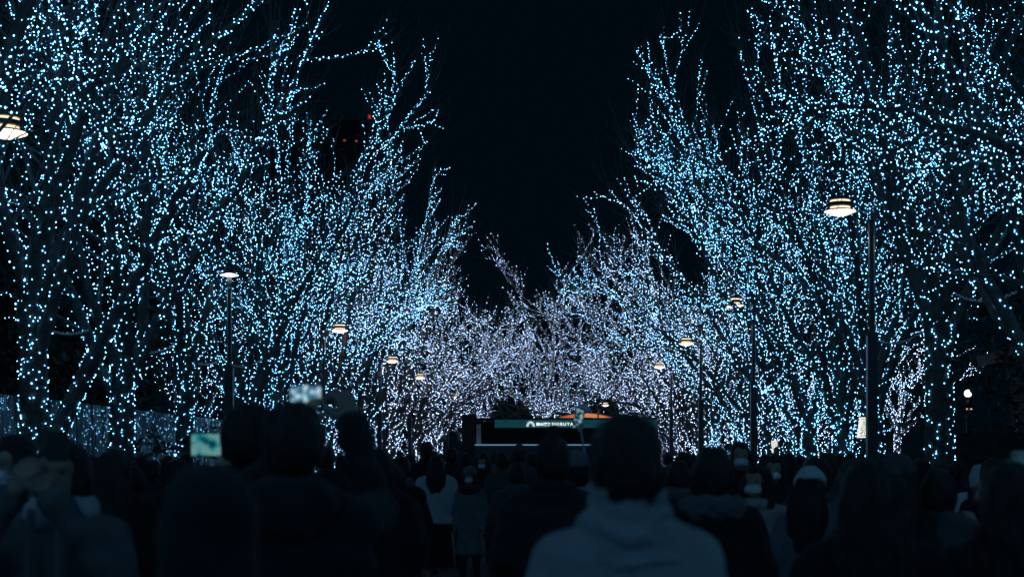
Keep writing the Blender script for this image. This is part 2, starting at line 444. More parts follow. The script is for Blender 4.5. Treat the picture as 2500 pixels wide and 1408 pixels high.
# ------------------------------------------------------------------ cords hung between the trunks
def cord(p, q, sag, label):
    n = 40; pts = []
    p, q = Vector(p), Vector(q)
    for i in range(n + 1):
        t = i / n; v = p.lerp(q, t); v.z -= sag * 4 * t * (1 - t); v.z += 0.012 * math.sin(i * 2.2); v.x += 0.008 * math.cos(i * 2.2); pts.append(v)
    b = MB(); b.tube(pts, 0.014, 6)
    tag(b.build('hanging_cord', mat('pale_cord', (0.55, 0.56, 0.6), 0.5, 0.1), smooth=True), label, 'cord', 'cords slung between the tree trunks')
cord(wpt(98, 797, 18.0), wpt(214, 806, 20.8), 0.07, 'pale cord slung from the leaning-stem tree to the next trunk')
cord(wpt(318, 853, 21.4), wpt(426, 840, 25.4), 0.09, 'pale cord slung between the two trunks either side of the dark bush')
cord(wpt(474, 884, 25.6), wpt(535, 878, 27.5), 0.06, 'short pale cord just left of the flat-disc lamp')
cord(wpt(566, 890, 28.0), wpt(645, 872, 31.0), 0.10, 'pale cord sagging just right of the flat-disc lamp')
cord(wpt(2140, 828, 25.4), wpt(2262, 800, 21.8), 0.14, 'pale cord between the tall lamp post and the thick trunk')
cord(wpt(2330, 715, 21.8), wpt(2480, 712, 17.8), 0.12, 'pale cord running right from the thick trunk')

# ------------------------------------------------------------------ tinsel fence on the left
M_tinsel = mat('silver_tinsel', (0.72, 0.74, 0.78), 0.3, 0.45, 30, 0.9, 26, metal=0.35, stretch=(60, 60, 3))
fr = empty('tinsel_fence', (-8.55, 28, 0), 'low fence hung with shimmering silver tinsel strips behind the left trunks', 'fence')
rng = np.random.default_rng(5)
M_post = M_metal
for k in range(9):
    y0 = -11 + k * 2.75
    p = MB(); p.box((-0.05, y0, 1.3), (0.06, 0.06, 2.6)); p.build('post', M_post, fr)
    if k == 8: break
    rail = MB(); rail.box((-0.05, y0 + 1.375, 2.6), (0.05, 2.68, 0.05)); rail.build('rail', M_post, fr)
    n = 74; Vs = []; Fs = []
    for j in range(n):
        y = y0 + 0.03 + 2.69 * (j + rng.uniform(.1, .9)) / n; wv = rng.uniform(.012, .03); x = rng.uniform(-.025, .03); tw = rng.uniform(-1.2, 1.2)
        o = len(Vs)
        for i in range(6):
            z = 2.62 - 2.45 * i / 5; a = tw + 0.7 * math.sin(i * 1.3 + j); xx = x + .012 * math.sin(i * 2 + j)
            Vs += [(xx + math.sin(a) * wv, y - math.cos(a) * wv, z), (xx - math.sin(a) * wv, y + math.cos(a) * wv, z)]
        for i in range(5): Fs.append((o + 2 * i, o + 2 * i + 1, o + 2 * i + 3, o + 2 * i + 2))
    me = np_mesh('tinsel_curtain', Vs, Fs); me.materials.append(M_tinsel)
    o = link('tinsel_curtain', me, fr); o['kind'] = 'stuff'
    nb = 230; Pb = np.stack([rng.uniform(.03, .06, nb), y0 + rng.uniform(.05, 2.7, nb), 2.6 - 2.4 * rng.uniform(0, 1, nb) ** 1.2], 1)  # glowing specks added to give the tinsel its glitter and brighten the strips
    Vb = (Pb[:, None, :] + OCT_V[None] * (.0032 * rng.uniform(.5, 1.3, nb))[:, None, None]).reshape(-1, 3)
    me = np_mesh('string_lights', Vb, (OCT_F[None] + (np.arange(nb) * 6)[:, None, None]).reshape(-1, 3)); me.materials.append(M_bulb)
    o = link('string_lights', me, fr); o['kind'] = 'stuff'
    bk = MB(); bk.box((-0.09, y0 + 1.375, 1.35), (0.012, 2.66, 2.45)); bk.build('backing_panel', mat('tinsel_backing', (0.20, 0.22, 0.25), 0.5, 0.4, 20, 0.3, 50, metal=.3, stretch=(30, 30, 2)), fr)

# ------------------------------------------------------------------ bushes
def leaf_bush(px, ytop, D, label, wide, leaves, zbase=0.0, cat='bush', big=0.16, bare=False, seed=1):
    rng = np.random.default_rng(seed)
    H = Z_at(ytop, D); X = X_at(px, D)
    r = empty('bush', (X, D, zbase), label, cat)
    lines = []; tips = []
    stem = curve(rng, (0, 0, 0), (0.05, 0, 1), H * .55, 6, (0, 0, 0), .1); lines.append((stem, np.linspace(.035, .022, 6)))
    for i in range(9):
        p, tg = sample(stem, rng.uniform(.35, 1)); az = rng.uniform(0, 6.28)
        P = curve(rng, p, (math.cos(az), math.sin(az), rng.uniform(.6, 1.6)), H * rng.uniform(.3, .5), 6, (0, 0, .1), .5)
        P[:, :2] *= wide; lines.append((P, np.linspace(.015, .006, 6))); tips.append(P)
        for j in range(5):
            q, t2 = sample(P, rng.uniform(.3, 1)); P3 = curve(rng, q, t2 + rng.normal(0, .6, 3), rng.uniform(.2, .5), 4, (0, 0, .2), .5)
            lines.append((P3, np.array([.006, .005, .004, .002]))); tips.append(P3)
    me = tubes_mesh('stem', lines, 5); me.materials.append(M_twig); link('stem', me, r)
    if bare: return
    Vs = []; Fs = []
    for i in range(leaves):
        P = tips[rng.integers(len(tips))]; q, tg = sample(P, rng.uniform(.5, 1) ** .6)
        d = unit(tg * .4 + rng.normal(0, .8, 3) + np.array([0, 0, -.15])); sd = unit(np.cross(d, rng.normal(0, 1, 3)) + 1e-6); L = big * rng.uniform(.6, 1.2)
        o = len(Vs); Vs += [q, q + d * L * .5 + sd * L * .16, q + d * L + np.array([0, 0, -.02]), q + d * L * .5 - sd * L * .16]; Fs.append((o, o + 1, o + 2, o + 3))
    me = np_mesh('foliage', Vs, Fs, False); me.materials.append(M_leafdark); o = link('foliage', me, r); o['kind'] = 'stuff'
leaf_bush(352, 1012, 22.5, 'dark broad-leaved bush on a thin stem in front of the tinsel fence', 1.0, 420, seed=3)
leaf_bush(395, 1030, 23.5, 'bare twiggy shrub right of the broad-leaved bush at the tinsel fence', 1.6, 0, bare=True, seed=6)
leaf_bush(236, 1058, 20.5, 'low dark bush between the two left trunks', 1.5, 700, seed=9)
leaf_bush(480, 1040, 27.0, 'twiggy shrub before the last tinsel panel, behind the glowing camera screen', 1.6, 60, seed=12)
leaf_bush(2235, 1095, 26.0, 'pale dry shrub between the tall lamp post and the thick trunk', 1.8, 90, seed=15, big=.12)

# dark evergreen trees filling the gaps between the left trunks, outside the lights
def evergreen(X, D, H, rad, label, seed):
    rng = np.random.default_rng(seed)
    r = empty('evergreen_tree', (X, D, 0), label, 'tree', 'dark evergreens behind the lights')
    t = MB(); t.tube([(0, 0, 0), (.1, 0, H * .35), (0, .1, H * .8)], [.2, .15, .05], 8); t.build('trunk', M_bark, r, True)
    n = 2600; Vs = np.zeros((n, 4, 3)); 
    cl = rng.normal(0, 1, (26, 3)) * np.array([rad * .5, rad * .5, H * .17]) + np.array([0, 0, H * .58])
    c = cl[rng.integers(26, size=n)] + rng.normal(0, 1, (n, 3)) * rad * .2
    d = rng.normal(0, 1, (n, 3)); d /= np.linalg.norm(d, axis=1, keepdims=True); e = np.cross(d, rng.normal(0, 1, (n, 3))); e /= np.linalg.norm(e, axis=1, keepdims=True)
    L = rng.uniform(.14, .3, (n, 1))
    Vs[:, 0] = c; Vs[:, 1] = c + d * L * .5 + e * L * .3; Vs[:, 2] = c + d * L; Vs[:, 3] = c + d * L * .5 - e * L * .3
    me = np_mesh('crown', Vs.reshape(-1, 3), np.arange(n * 4).reshape(-1, 4), False); me.materials.append(M_leafdark); o = link('crown', me, r); o['kind'] = 'stuff'
evergreen(-10.8, 29, 7.5, 2.3, 'dark unlit evergreen in the gap left of the leaning stem', 1)
evergreen(-10.9, 35, 8.2, 2.4, 'dark unlit evergreen in the gap above the broad-leaved bush', 2)
evergreen(12.9, 33, 8.0, 2.6, 'dark unlit evergreen beyond the thick trunk on the right', 3)

# dark hedges
def hedge(x0, x1, y0, y1, h, label, seed):
    rng = np.random.default_rng(seed); n = int((x1 - x0 + y1 - y0) * 260)
    r = empty('hedge', ((x0 + x1) / 2, (y0 + y1) / 2, 0), label, 'hedge')
    b = MB(); b.box((0, 0, h * .47), (x1 - x0 - .25, y1 - y0 - .25, h * .92)); b.build('core', M_leafdark, r)
    c = np.stack([rng.uniform(-.5, .5, n) * (x1 - x0), rng.uniform(-.5, .5, n) * (y1 - y0), rng.uniform(.05, 1, n) ** .7 * h], 1)
    c[:, 2] += .1 * np.sin(c[:, 1] * 3) + .06 * np.sin(c[:, 0] * 7)
    d = rng.normal(0, 1, (n, 3)); d /= np.linalg.norm(d, axis=1, keepdims=True); e = np.cross(d, rng.normal(0, 1, (n, 3))); e /= np.linalg.norm(e, axis=1, keepdims=True)
    Vs = np.stack([c, c + d * .07 + e * .04, c + d * .15, c + d * .07 - e * .04], 1).reshape(-1, 3)
    me = np_mesh('foliage', Vs, np.arange(n * 4).reshape(-1, 4), False); me.materials.append(M_leafdark); o = link('foliage', me, r); o['kind'] = 'stuff'
hedge(7.9, 14.5, 30.0, 31.2, 2.35, 'dark clipped hedge between the tall lamp post and the thick trunk', 4)
hedge(-9.6, -8.9, 36.5, 56, 2.0, 'dark hedge running on behind the end of the tinsel fence', 5)

# ------------------------------------------------------------------ stage at the end of the avenue
DS = 62.0
st = empty('stage', (0, DS, 0), 'dark event stage with a lettered backlit sign band, at the end of the avenue', 'stage')
def sx(px): return X_at(px, DS)
def sz(py): return Z_at(py, DS)
b = MB(); b.box(((sx(1125) + sx(1604)) / 2, 2.6, sz(1024) / 2), (sx(1604) - sx(1125), 0.2, sz(1024))); b.build('back_wall', M_dark, st)
b = MB(); b.box(((sx(1125) + sx(1604)) / 2, 1.35, sz(1023) + .035), (sx(1604) - sx(1125), 2.4, 0.06)); b.build('roof', M_dark, st)
M_band = mat('band', (0.05, 0.16, 0.18), 0.5, 0.2, 2)
bn = M_band.node_tree.nodes['Principled BSDF']; bn.inputs['Emission Color'].default_value = (0.05, 0.55, 0.72, 1); bn.inputs['Emission Strength'].default_value = 0.055
b = MB(); b.box(((sx(1208) + sx(1604)) / 2, 0, (sz(1024) + sz(1043.5)) / 2), (sx(1604) - sx(1208), 0.10, sz(1024) - sz(1043.5))); sign = b.build('sign_band', M_band, st)
for x0, x1 in ((1163, 1174), (1590, 1601)):
    b = MB(); b.box(((sx(x0) + sx(x1)) / 2, 0.1, sz(1035) / 2), (sx(x1) - sx(x0), 0.2, sz(1035))); b.build('pillar', mat('pale_pillar', (0.42, 0.43, 0.45), .7, .15, 6), st)
b = MB(); b.box(((sx(1128) + sx(1162)) / 2, 0.6, sz(1012) / 2), (sx(1162) - sx(1128), 1.0, sz(1012))); b.build('side_wing', M_dark, st)
b = MB(); b.box(((sx(1160) + sx(1600)) / 2, -0.2, sz(1087) / 2), (sx(1600) - sx(1160), 0.12, sz(1087))); b.build('front_panel', mat('front_panel', (0.05, 0.06, 0.07), .7, .2, 2), st)
b = MB(); b.box(((sx(1160) + sx(1600)) / 2, -0.21, sz(1086) + .012), (sx(1600) - sx(1160), 0.2, 0.05)); b.build('counter_edge', emit('counter_glow', (0.25, 0.6, 0.95), 0.38), st)
M_letter = emit('letter_glow', (0.86, 0.97, 1.0), 1.15)
def text(name, body, x, z, h, parent, m, y=-0.075, spacing=1.0, bold=0.0):
    c = bpy.data.curves.new(name, 'FONT'); c.body = body; c.size = h * 1.39; c.extrude = 0.012; c.space_character = spacing; c.offset = bold
    o = link(name, c, parent); o.location = (x, y, z); o.rotation_euler = (math.pi / 2, 0, 0); c.materials.append(m)
    bpy.context.view_layer.update(); me = bpy.data.meshes.new_from_object(o.evaluated_get(bpy.context.evaluated_depsgraph_get()))
    bpy.data.objects.remove(o); o = link(name, me, parent); o.location = (x, y, z); o.rotation_euler = (math.pi / 2, 0, 0); return o
zb = sz(1038.2); hh = sz(1030) - sz(1038.2)
text('lettering', '青の洞窟', sx(1309), zb, hh * 0.76, st, M_letter, bold=.006)
text('lettering', 'SHIBUYA', sx(1347), zb, hh * 0.92, st, M_letter, spacing=1.34, bold=.004)
b = MB()
for rr, n, rad in ((8.6, 13, .016), (7.1, 12, .015), (5.7, 11, .014), (4.5, 9, .012)):
    for k in range(n):
        a = math.radians(-8 + 196 * k / (n - 1)); cx = sx(1295.5 + rr * 1.1 * math.cos(a)); cz = sz(1038.5 - rr * 1.22 * math.sin(a))
        b.lathe([(rad, 0), (rad, .012)], n=6)
        o = len(b.v) - 12
        for i in range(12):
            v = b.v[o + i]; b.v[o + i] = (cx + v[0], -.062 - v[2], cz + v[1])
b.build('logo', M_letter, st)

# round kiosk with pyramid roof behind the stage
DK = 76.0
k = empty('kiosk', (X_at(1428, DK), DK, 0), 'round kiosk with a lit orange fascia and a pyramid roof behind the stage', 'kiosk')
rk = 1.55
b = MB(); b.lathe([(rk - .25, 0), (rk - .25, Z_at(1022, DK))], n=40); b.build('wall', M_dark, k, True)
def arch(h0, h1, y0, y1, m, nm):
    b = MB(); n = 20; vs = []; fs = []
    for i in range(n + 1):
        u = -1 + 2 * i / n; x = 1.72 * u; z = Z_at(1009, DK) - .36 * u * u
        vs += [(x, y0, z + h0), (x, y0, z + h1), (x, y1, z + h1), (x, y1, z + h0)]
    for i in range(n):
        for k in range(4): fs.append((i * 4 + k, i * 4 + (k + 1) % 4, i * 4 + 4 + (k + 1) % 4, i * 4 + 4 + k))
    fs += [(0, 1, 2, 3), (n * 4 + 3, n * 4 + 2, n * 4 + 1, n * 4)]
    b.add(vs, fs); b.build(nm, m, k_root)
k_root = k
M_fas = emit('fascia_glow', (0.85, 0.22, 0.10), 0.62)
nt = M_fas.node_tree; tc = nt.nodes.new('ShaderNodeTexCoord'); sp = nt.nodes.new('ShaderNodeSeparateXYZ'); rp = nt.nodes.new('ShaderNodeValToRGB')
mr = nt.nodes.new('ShaderNodeMapRange'); mr.inputs[1].default_value = -1.6; mr.inputs[2].default_value = 1.6
rp.color_ramp.elements[0].color = (.55, .09, .07, 1); rp.color_ramp.elements[1].color = (.75, .20, .10, 1); e_ = rp.color_ramp.elements.new(.55); e_.color = (.95, .36, .16, 1)
nt.links.new(tc.outputs['Object'], sp.inputs[0]); nt.links.new(sp.outputs['X'], mr.inputs[0]); nt.links.new(mr.outputs[0], rp.inputs[0])
nt.links.new(rp.outputs[0], [q for q in nt.nodes if q.type == 'EMISSION'][0].inputs['Color'])
arch(-.24, -.03, -1.3, -1.2, M_fas, 'fascia')
arch(-.03, .02, -1.33, 1.3, mat('pale_rim', (.5, .48, .46), .6, .1), 'roof')
arch(-.42, -.245, -1.25, -1.2, M_dark, 'soffit')
z0, z1 = Z_at(1000, DK), Z_at(964.5, DK); w = 0.99 / 2
b = MB(); b.add([(-w - .18, -w, z0), (w - .18, -w, z0), (w - .18, w, z0), (-w - .18, w, z0), (-.18, 0, z1)], [(3, 2, 1, 0), (0, 1, 4), (1, 2, 4), (2, 3, 4), (3, 0, 4)])
M_pyr = mat('pyramid_glass', (0.25, 0.33, 0.40), .4, .2, 3); pn = M_pyr.node_tree.nodes['Principled BSDF']; pn.inputs['Emission Color'].default_value = (.1, .42, .75, 1); pn.inputs['Emission Strength'].default_value = .05
b.build('pyramid_roof', M_pyr, k)
b = MB(); b.box((-.18, 0, z0 - .06), (1.1, 1.1, .09)); b.box((-.18, 0, z0 - .2), (.9, .9, .3)); b.build('pyramid_base', mat('pale_rim', (.5, .48, .46)), k)

# ------------------------------------------------------------------ white lantern on a post, lit box post, side lamps
DL = 23.5
l = empty('paper_lantern', (X_at(2107, DL), DL, 0), 'white tapered lantern sign with dark brush strokes, half hidden by the tall lamp post', 'lantern')
M_paper = emit('lantern_paper', (0.93, 0.97, 0.86), 0.93)
zt, zb = Z_at(1018, DL), Z_at(1068, DL); ht = zt - zb
b = MB(); b.box((0, 0, (zt + zb) / 2), (0.175, 0.175, ht), taper=0.58); b.build('shade', M_paper, l)
M_ink = mat('ink', (.25, .27, .22), .8, .1); b = MB()
def stroke(u0, v0, u1, v1, wd=.006):
    def pt(u, v): hw = .0875 * (1 - .42 * v); return Vector((u * hw, -hw - .003, zb + v * ht))
    p, q = pt(u0, v0), pt(u1, v1); b.tube([p, q], wd * .7, 4)
for s_ in ((-.9, .09, .9, .09), (-.9, .2, -.1, .33), (-.7, .13, -.25, .3), (.05, .1, .05, .32), (-.85, .37, .9, .37), (-.8, .48, .9, .48), (-.5, .38, -.6, .47), (.5, .38, .6, .47),
           (-.6, .59, .8, .59), (-.3, .67, .6, .67), (-.1, .72, .3, .72), (.3, .72, .3, .8), (.3, .8, -.1, .8), (-.1, .8, -.1, .72), (-.8, .91, .8, .91)): stroke(*s_)
b.build('brush_strokes', M_ink, l)
b = MB(); b.box((0, 0, zb / 2 - .01), (.05, .05, zb - .02)); b.build('post', M_metal, l)
b = MB(); b.box((0, 0, zt + .012), (.11, .11, .02)); b.box((0, 0, zb - .012), (.19, .19, .02)); b.build('frame', M_metal, l)

DB = 31.0
l = empty('signpost', (X_at(1893, DB), DB, 0), 'small lit white box sign on a post among the right-hand trunks', 'sign post')
M_box = emit('box_glow', (1.0, .93, .74), .75)
b = MB(); b.box((-.03, -.05, Z_at(1082, DB)), (.12, .10, .13)); b.build('lit_box', M_box, l)
b = MB(); b.box((.085, -.05, Z_at(1084, DB)), (.08, .12, .12)); b.box((.01, .02, Z_at(1094, DB) / 2), (.16, .03, Z_at(1094, DB))); b.build('post', M_metal, l)
b = MB(); b.box((-.06, -.02, Z_at(1097, DB)), (.035, .03, .14)); b.build('lit_stem', M_box, l)

DG = 38.0
l = empty('globe_lamp', (X_at(2363, DG), DG, 0), 'round white globe lamp on a post in front of the dark building', 'street lamp')
b = MB(); b.tube([(0, 0, 0), (0, 0, Z_at(969, DG))], .05, 10); b.build('post', M_metal, l, True)
b = MB(); b.box((-.02, 0, Z_at(970, DG)), (.42, .1, .04)); b.build('bracket', M_metal, l)
bpy_g = MB(); bpy_g.lathe([(.02, -.10), (.075, -.07), (.1, 0), (.075, .07), (.02, .10)], (0, 0, Z_at(960, DG)), 20); bpy_g.build('globe', emit('globe_glow', (1, 1, .96), 3.0), l, True)
b = MB(); b.box((-.04, -.06, Z_at(997, DG)), (.03, .02, .05)); b.box((.07, -.06, Z_at(998, DG)), (.05, .02, .03)); b.build('small_lights', emit('small_warm', (1, .7, .4), .9), l)
l = empty('disc_lamp', (X_at(2484, 34), 34, 0), 'thin flat-topped lamp post at the right edge in front of the dark building', 'street lamp')
b = MB(); b.tube([(0, 0, 0), (0, 0, Z_at(980, 34))], .03, 10); b.build('post', M_bright, l, True)
b = MB(); b.lathe([(.05, -.01), (.2, .0), (.2, .015), (.02, .03)], (0, 0, Z_at(979, 34)), 24); b.build('head', mat('lamp_top', (.6, .6, .6), .5, .1), l)
l = empty('park_light', (X_at(1058 / 3 + 6, 44), 44, 0), 'tiny white light on a dark post in the gap between the left trunks', 'light')
b = MB(); b.tube([(0, 0, 0), (0, 0, Z_at(820, 44))], .04, 8); b.build('post', M_dark, l, True)
b = MB(); b.lathe([(.01, -.05), (.035, 0), (.01, .05)], (0, 0, Z_at(815, 44)), 12); b.build('globe', emit('park_glow', (1, .97, .85), 1.4), l, True)

# ------------------------------------------------------------------ buildings
bd = empty('pavilion', (24.2, 52, 0), 'long dark park building with columns and a pale rail at the right edge', 'building')
M_wall = mat('pavilion_wall', (.035, .034, .033), .85, .3, 2, .2, 20)
b = MB(); b.box((0, 1.5, 2.6), (13, 4, 5.2)); b.build('wall', M_wall, bd)
b = MB(); b.box((-.2, -.6, 5.44), (15, 9, 0.44)); b.build('roof', M_dark, bd)
for i in range(5):
    b = MB(); b.box((-6 + i * 2.6, -2.6, 2.6), (.28, .28, 5.2)); b.build('column', mat('dim_concrete', (.10, .10, .10), .85, .25, 4), bd)
for i in range(4):
    b = MB(); b.box((-4.7 + i * 2.6, -.535, 2.1), (1.5, .05, 2.2)); f = b.build('window', M_dark, bd)
    for kx in range(4):
        b = MB(); b.box((-5.25 + i * 2.6 + kx * .37, -.575, 2.1), (.05, .03, 2.1)); b.build('slat', M_concrete, f)
b = MB(); b.box((0, -3.4, 3.05), (13.5, .08, .12)); b.box((0, -3.4, 2.75), (13.5, .06, .05)); b.build('rail', M_concrete, bd)
for nm, X, Y, w_, d_, H, lab in (('office_tower', X_at(760, 190), 200, 15, 14, 47.6, 'unlit office tower far behind the left trees with red roof lights'),):
    t = empty(nm, (X, Y, 0), lab, 'building')
    b = MB(); b.box((0, 0, H / 2), (w_, d_, H)); b.build('wall', mat('tower_tiles', (.32, .32, .33), .8, .1, 1), t)
    b = MB(); b.box((0, 0, 0), (1.2, .06, 1.5)); wm = b.mesh('window'); wm.materials.append(mat('blind_glass', (.28, .28, .29), .4, .1))
    for r_ in range(14):
        for c_ in range(8): link('window', wm, t, (-6.4 + c_ * 1.83, -7.02, 3 + r_ * 3.1))
    b = MB(); b.box((7.4, -7.0, 48.0), (.3, .3, .5)); b.build('red_light', emit('beacon', (1, .06, .05), .45), t)
    b = MB(); b.box((5.6, -7.06, 44.7), (.28, .08, .22)); b.box((4.0, -7.06, 44.8), (.3, .08, .15)); b.build('orange_light', emit('beacon_warm', (1, .35, .2), .22), t)

# ------------------------------------------------------------------ people: distance-field figures polygonised as one continuous surface each
def p_cone(a, b, ra, rb):
    a = np.array(a, float); b = np.array(b, float); ab = b - a; L2 = ab @ ab + 1e-12
    def f(p):
        t = np.clip(((p - a) @ ab) / L2, 0, 1)
        return np.linalg.norm(p - a - t[:, None] * ab, axis=1) - (ra + (rb - ra) * t)
    return f
def p_ell(c, r):
    c = np.array(c, float); r = np.array(r, float); m = r.min()
    return lambda p: (np.linalg.norm((p - c) / r, axis=1) - 1) * m
def p_prof(tab, lean=0.0):
    """upright torso: rows of (z, half width, half depth, y offset), superelliptic"""
    tab = np.array(sorted(tab), float)
    def f(p):
        z = p[:, 2]
        w = np.interp(z, tab[:, 0], tab[:, 1]); d = np.interp(z, tab[:, 0], tab[:, 2]); y0 = np.interp(z, tab[:, 0], tab[:, 3])
        q = (np.abs(p[:, 0] / w) ** 2.4 + np.abs((p[:, 1] - y0) / d) ** 2.4) ** (1 / 2.4)
        s = (q - 1) * np.minimum(w, d)
        return np.maximum(s, np.maximum(z - tab[-1, 0], tab[0, 0] - z))
    return f
def smin(ds, k):
    r = ds[0]
    for d in ds[1:]:
        h = np.clip(.5 + .5 * (r - d) / k, 0, 1); r = r * h + d * (1 - h) if False else d * h + r * (1 - h) - k * h * (1 - h)
    return r

CORN = [(i, j, k) for i in (0, 1) for j in (0, 1) for k in (0, 1)]
EDG = [(a, b) for a in range(8) for b in range(a + 1, 8) if sum(abs(CORN[a][q] - CORN[b][q]) for q in range(3)) == 1]
def polygonise(f, lo, hi, h):
    lo = np.array(lo, float); n = (np.ceil((np.array(hi) - lo) / h / 4).astype(int)) * 4 + 1
    nc = (n - 1) // 4 + 1
    I = np.stack(np.meshgrid(*[np.arange(m) for m in nc], indexing='ij'), -1).reshape(-1, 3)
    C = f(lo + I * 4 * h).reshape(nc)
    A = np.abs(C); mn = A[:-1, :-1, :-1].copy()
    for c in CORN[1:]:
        mn = np.minimum(mn, A[c[0]:nc[0] - 1 + c[0], c[1]:nc[1] - 1 + c[1], c[2]:nc[2] - 1 + c[2]])
    keep = mn < 4.6 * h
    V = np.ascontiguousarray(np.kron(np.where(C < 0, -9.0, 9.0), np.ones((4, 4, 4)))[:n[0], :n[1], :n[2]])
    K = np.argwhere(keep)
    O = np.stack(np.meshgrid(*[np.arange(5)] * 3, indexing='ij'), -1).reshape(-1, 3)
    idx = (K[:, None, :] * 4 + O[None]).reshape(-1, 3)
    flat = np.unique(np.ravel_multi_index(idx.T, n))
    P = np.stack(np.unravel_index(flat, n), 1)
    V.reshape(-1)[flat] = f(lo + P * h)
    S = V < 0
    cnt = np.zeros(n - 1, np.int8)
    for c in CORN: cnt += S[c[0]:n[0] - 1 + c[0], c[1]:n[1] - 1 + c[1], c[2]:n[2] - 1 + c[2]]
    cells = np.argwhere((cnt > 0) & (cnt < 8))
    cv = np.stack([V[cells[:, 0] + c[0], cells[:, 1] + c[1], cells[:, 2] + c[2]] for c in CORN], 1)
    acc = np.zeros((len(cells), 3)); num = np.zeros(len(cells))
    cc = np.array(CORN, float)
    for a, b in EDG:
        va, vb = cv[:, a], cv[:, b]; x = (va < 0) != (vb < 0)
        t = np.where(x, va / np.where(x, va - vb, 1), 0)
        acc += np.where(x[:, None], cc[a] + (cc[b] - cc[a]) * t[:, None], 0); num += x
    verts = lo + (cells + acc / num[:, None]) * h
    ids = -np.ones(n - 1, np.int64); ids[tuple(cells.T)] = np.arange(len(cells))
    Q = []
    for ax in range(3):
        u, v = (ax + 1) % 3, (ax + 2) % 3
        s0 = [slice(1, -1)] * 3; s1 = [slice(1, -1)] * 3
        s0[ax] = slice(0, n[ax] - 1); s1[ax] = slice(1, n[ax])
        a, b = S[tuple(s0)], S[tuple(s1)]
        E = np.argwhere(a != b); fl = a[tuple(E.T)]
        off = np.ones(3, int); off[ax] = 0; E = E + off
        du = np.zeros(3, int); du[u] = 1; dv = np.zeros(3, int); dv[v] = 1
        q = np.stack([ids[tuple((E - d).T)] for d in (du + dv, dv, 0 * du, du)], 1)
        q[~fl] = q[~fl][:, ::-1]
        Q.append(q[(q >= 0).all(1)])
    return verts, np.concatenate(Q)

# one gripping and one relaxed hand, built once: palm at the origin, fingers along +z, palm facing +y
def hand_mesh(curl, hres=.0058):
    parts = [p_cone((0, 0, -.05), (0, 0, .0), .024, .026), p_ell((0, 0, .035), (.042, .016, .05))]
    for i, (x, L) in enumerate(((-.031, .062), (-.011, .074), (.010, .070), (.030, .054))):
        p0 = np.array((x, .002, .075)); a = curl * .5; p1 = p0 + np.array((x * .12, math.sin(a), math.cos(a))) * L * .5
        a2 = curl * 1.25; p2 = p1 + np.array((0, math.sin(a2), math.cos(a2))) * L * .32; a3 = curl * 1.9; p3 = p2 + np.array((0, math.sin(a3), math.cos(a3))) * L * .26
        parts += [p_cone(p0, p1, .0098, .0092), p_cone(p1, p2, .0092, .0085), p_cone(p2, p3, .0085, .0075)]
    parts += [p_cone((-.036, .008, .01), (-.062, .022, .045), .0135, .011), p_cone((-.062, .022, .045), (-.062, .036, .075), .011, .009)]
    f = lambda p: smin([q(p) for q in parts], .006)
    return polygonise(f, (-.09, -.04, -.085), (.06, .1, .17), hres)
HAND_GRIP = hand_mesh(1.0); HAND_REST = hand_mesh(.35, .0075); HAND_FAR = hand_mesh(.35, .0115)

M_skin = mat('skin', (0.36, 0.24, 0.19), .55, .08, 20)
M_hair = mat('hair', (0.018, 0.016, 0.015), .5, .4, 30, .5, 90, stretch=(3, 3, .5))
M_hairb = mat('hair_brown', (0.06, 0.045, 0.035), .5, .4, 30, .5, 90, stretch=(3, 3, .5))
M_mask = mat('mask_cloth', (0.75, 0.76, 0.78), .8, .06, 20)
M_eye = mat('eye', (.03, .025, .02), .2, .1)
M_shoe = mat('shoe', (.03, .03, .03), .5, .3)
def cloth(key, c, noise=.18, b=.5, bs=140): return mat('cloth_' + key, c, .9, noise, 7, b, bs, sheen=.08)
CL = dict(black=cloth('black', (.011, .011, .012)), charcoal=cloth('charcoal', (.024, .025, .028)), navy=cloth('navy', (.025, .03, .05)),
          grey=cloth('grey', (.13, .135, .14)), pale=cloth('pale', (.60, .61, .62), .12, .9, 110), cream=cloth('cream', (.38, .36, .33)),
          slate=cloth('slate', (.15, .16, .175)), brown=cloth('brown', (.07, .055, .045)), white=cloth('white', (.62, .63, .64), .06, .7, 120),
          coat=cloth('coat', (.46, .47, .49), .15, .8, 160), dimgrey=cloth('dimgrey', (.07, .072, .075)))

def link_np(name, VQ, m, parent, s, loc=None):
    V, Q = VQ
    if len(Q) == 0: return None
    me = np_mesh(name, V * s, Q); me.materials.append(m); return link(name, me, parent, loc)

def strands(amp, fx=70, fy=70, fz=22):
    return lambda p: amp * (np.sin(p[:, 0] * fx + 2 * np.sin(p[:, 2] * fz)) * np.sin(p[:, 1] * fy + p[:, 2] * 9) + .6 * np.sin(p[:, 0] * fx * 2.3 + p[:, 2] * fz + 1.3))

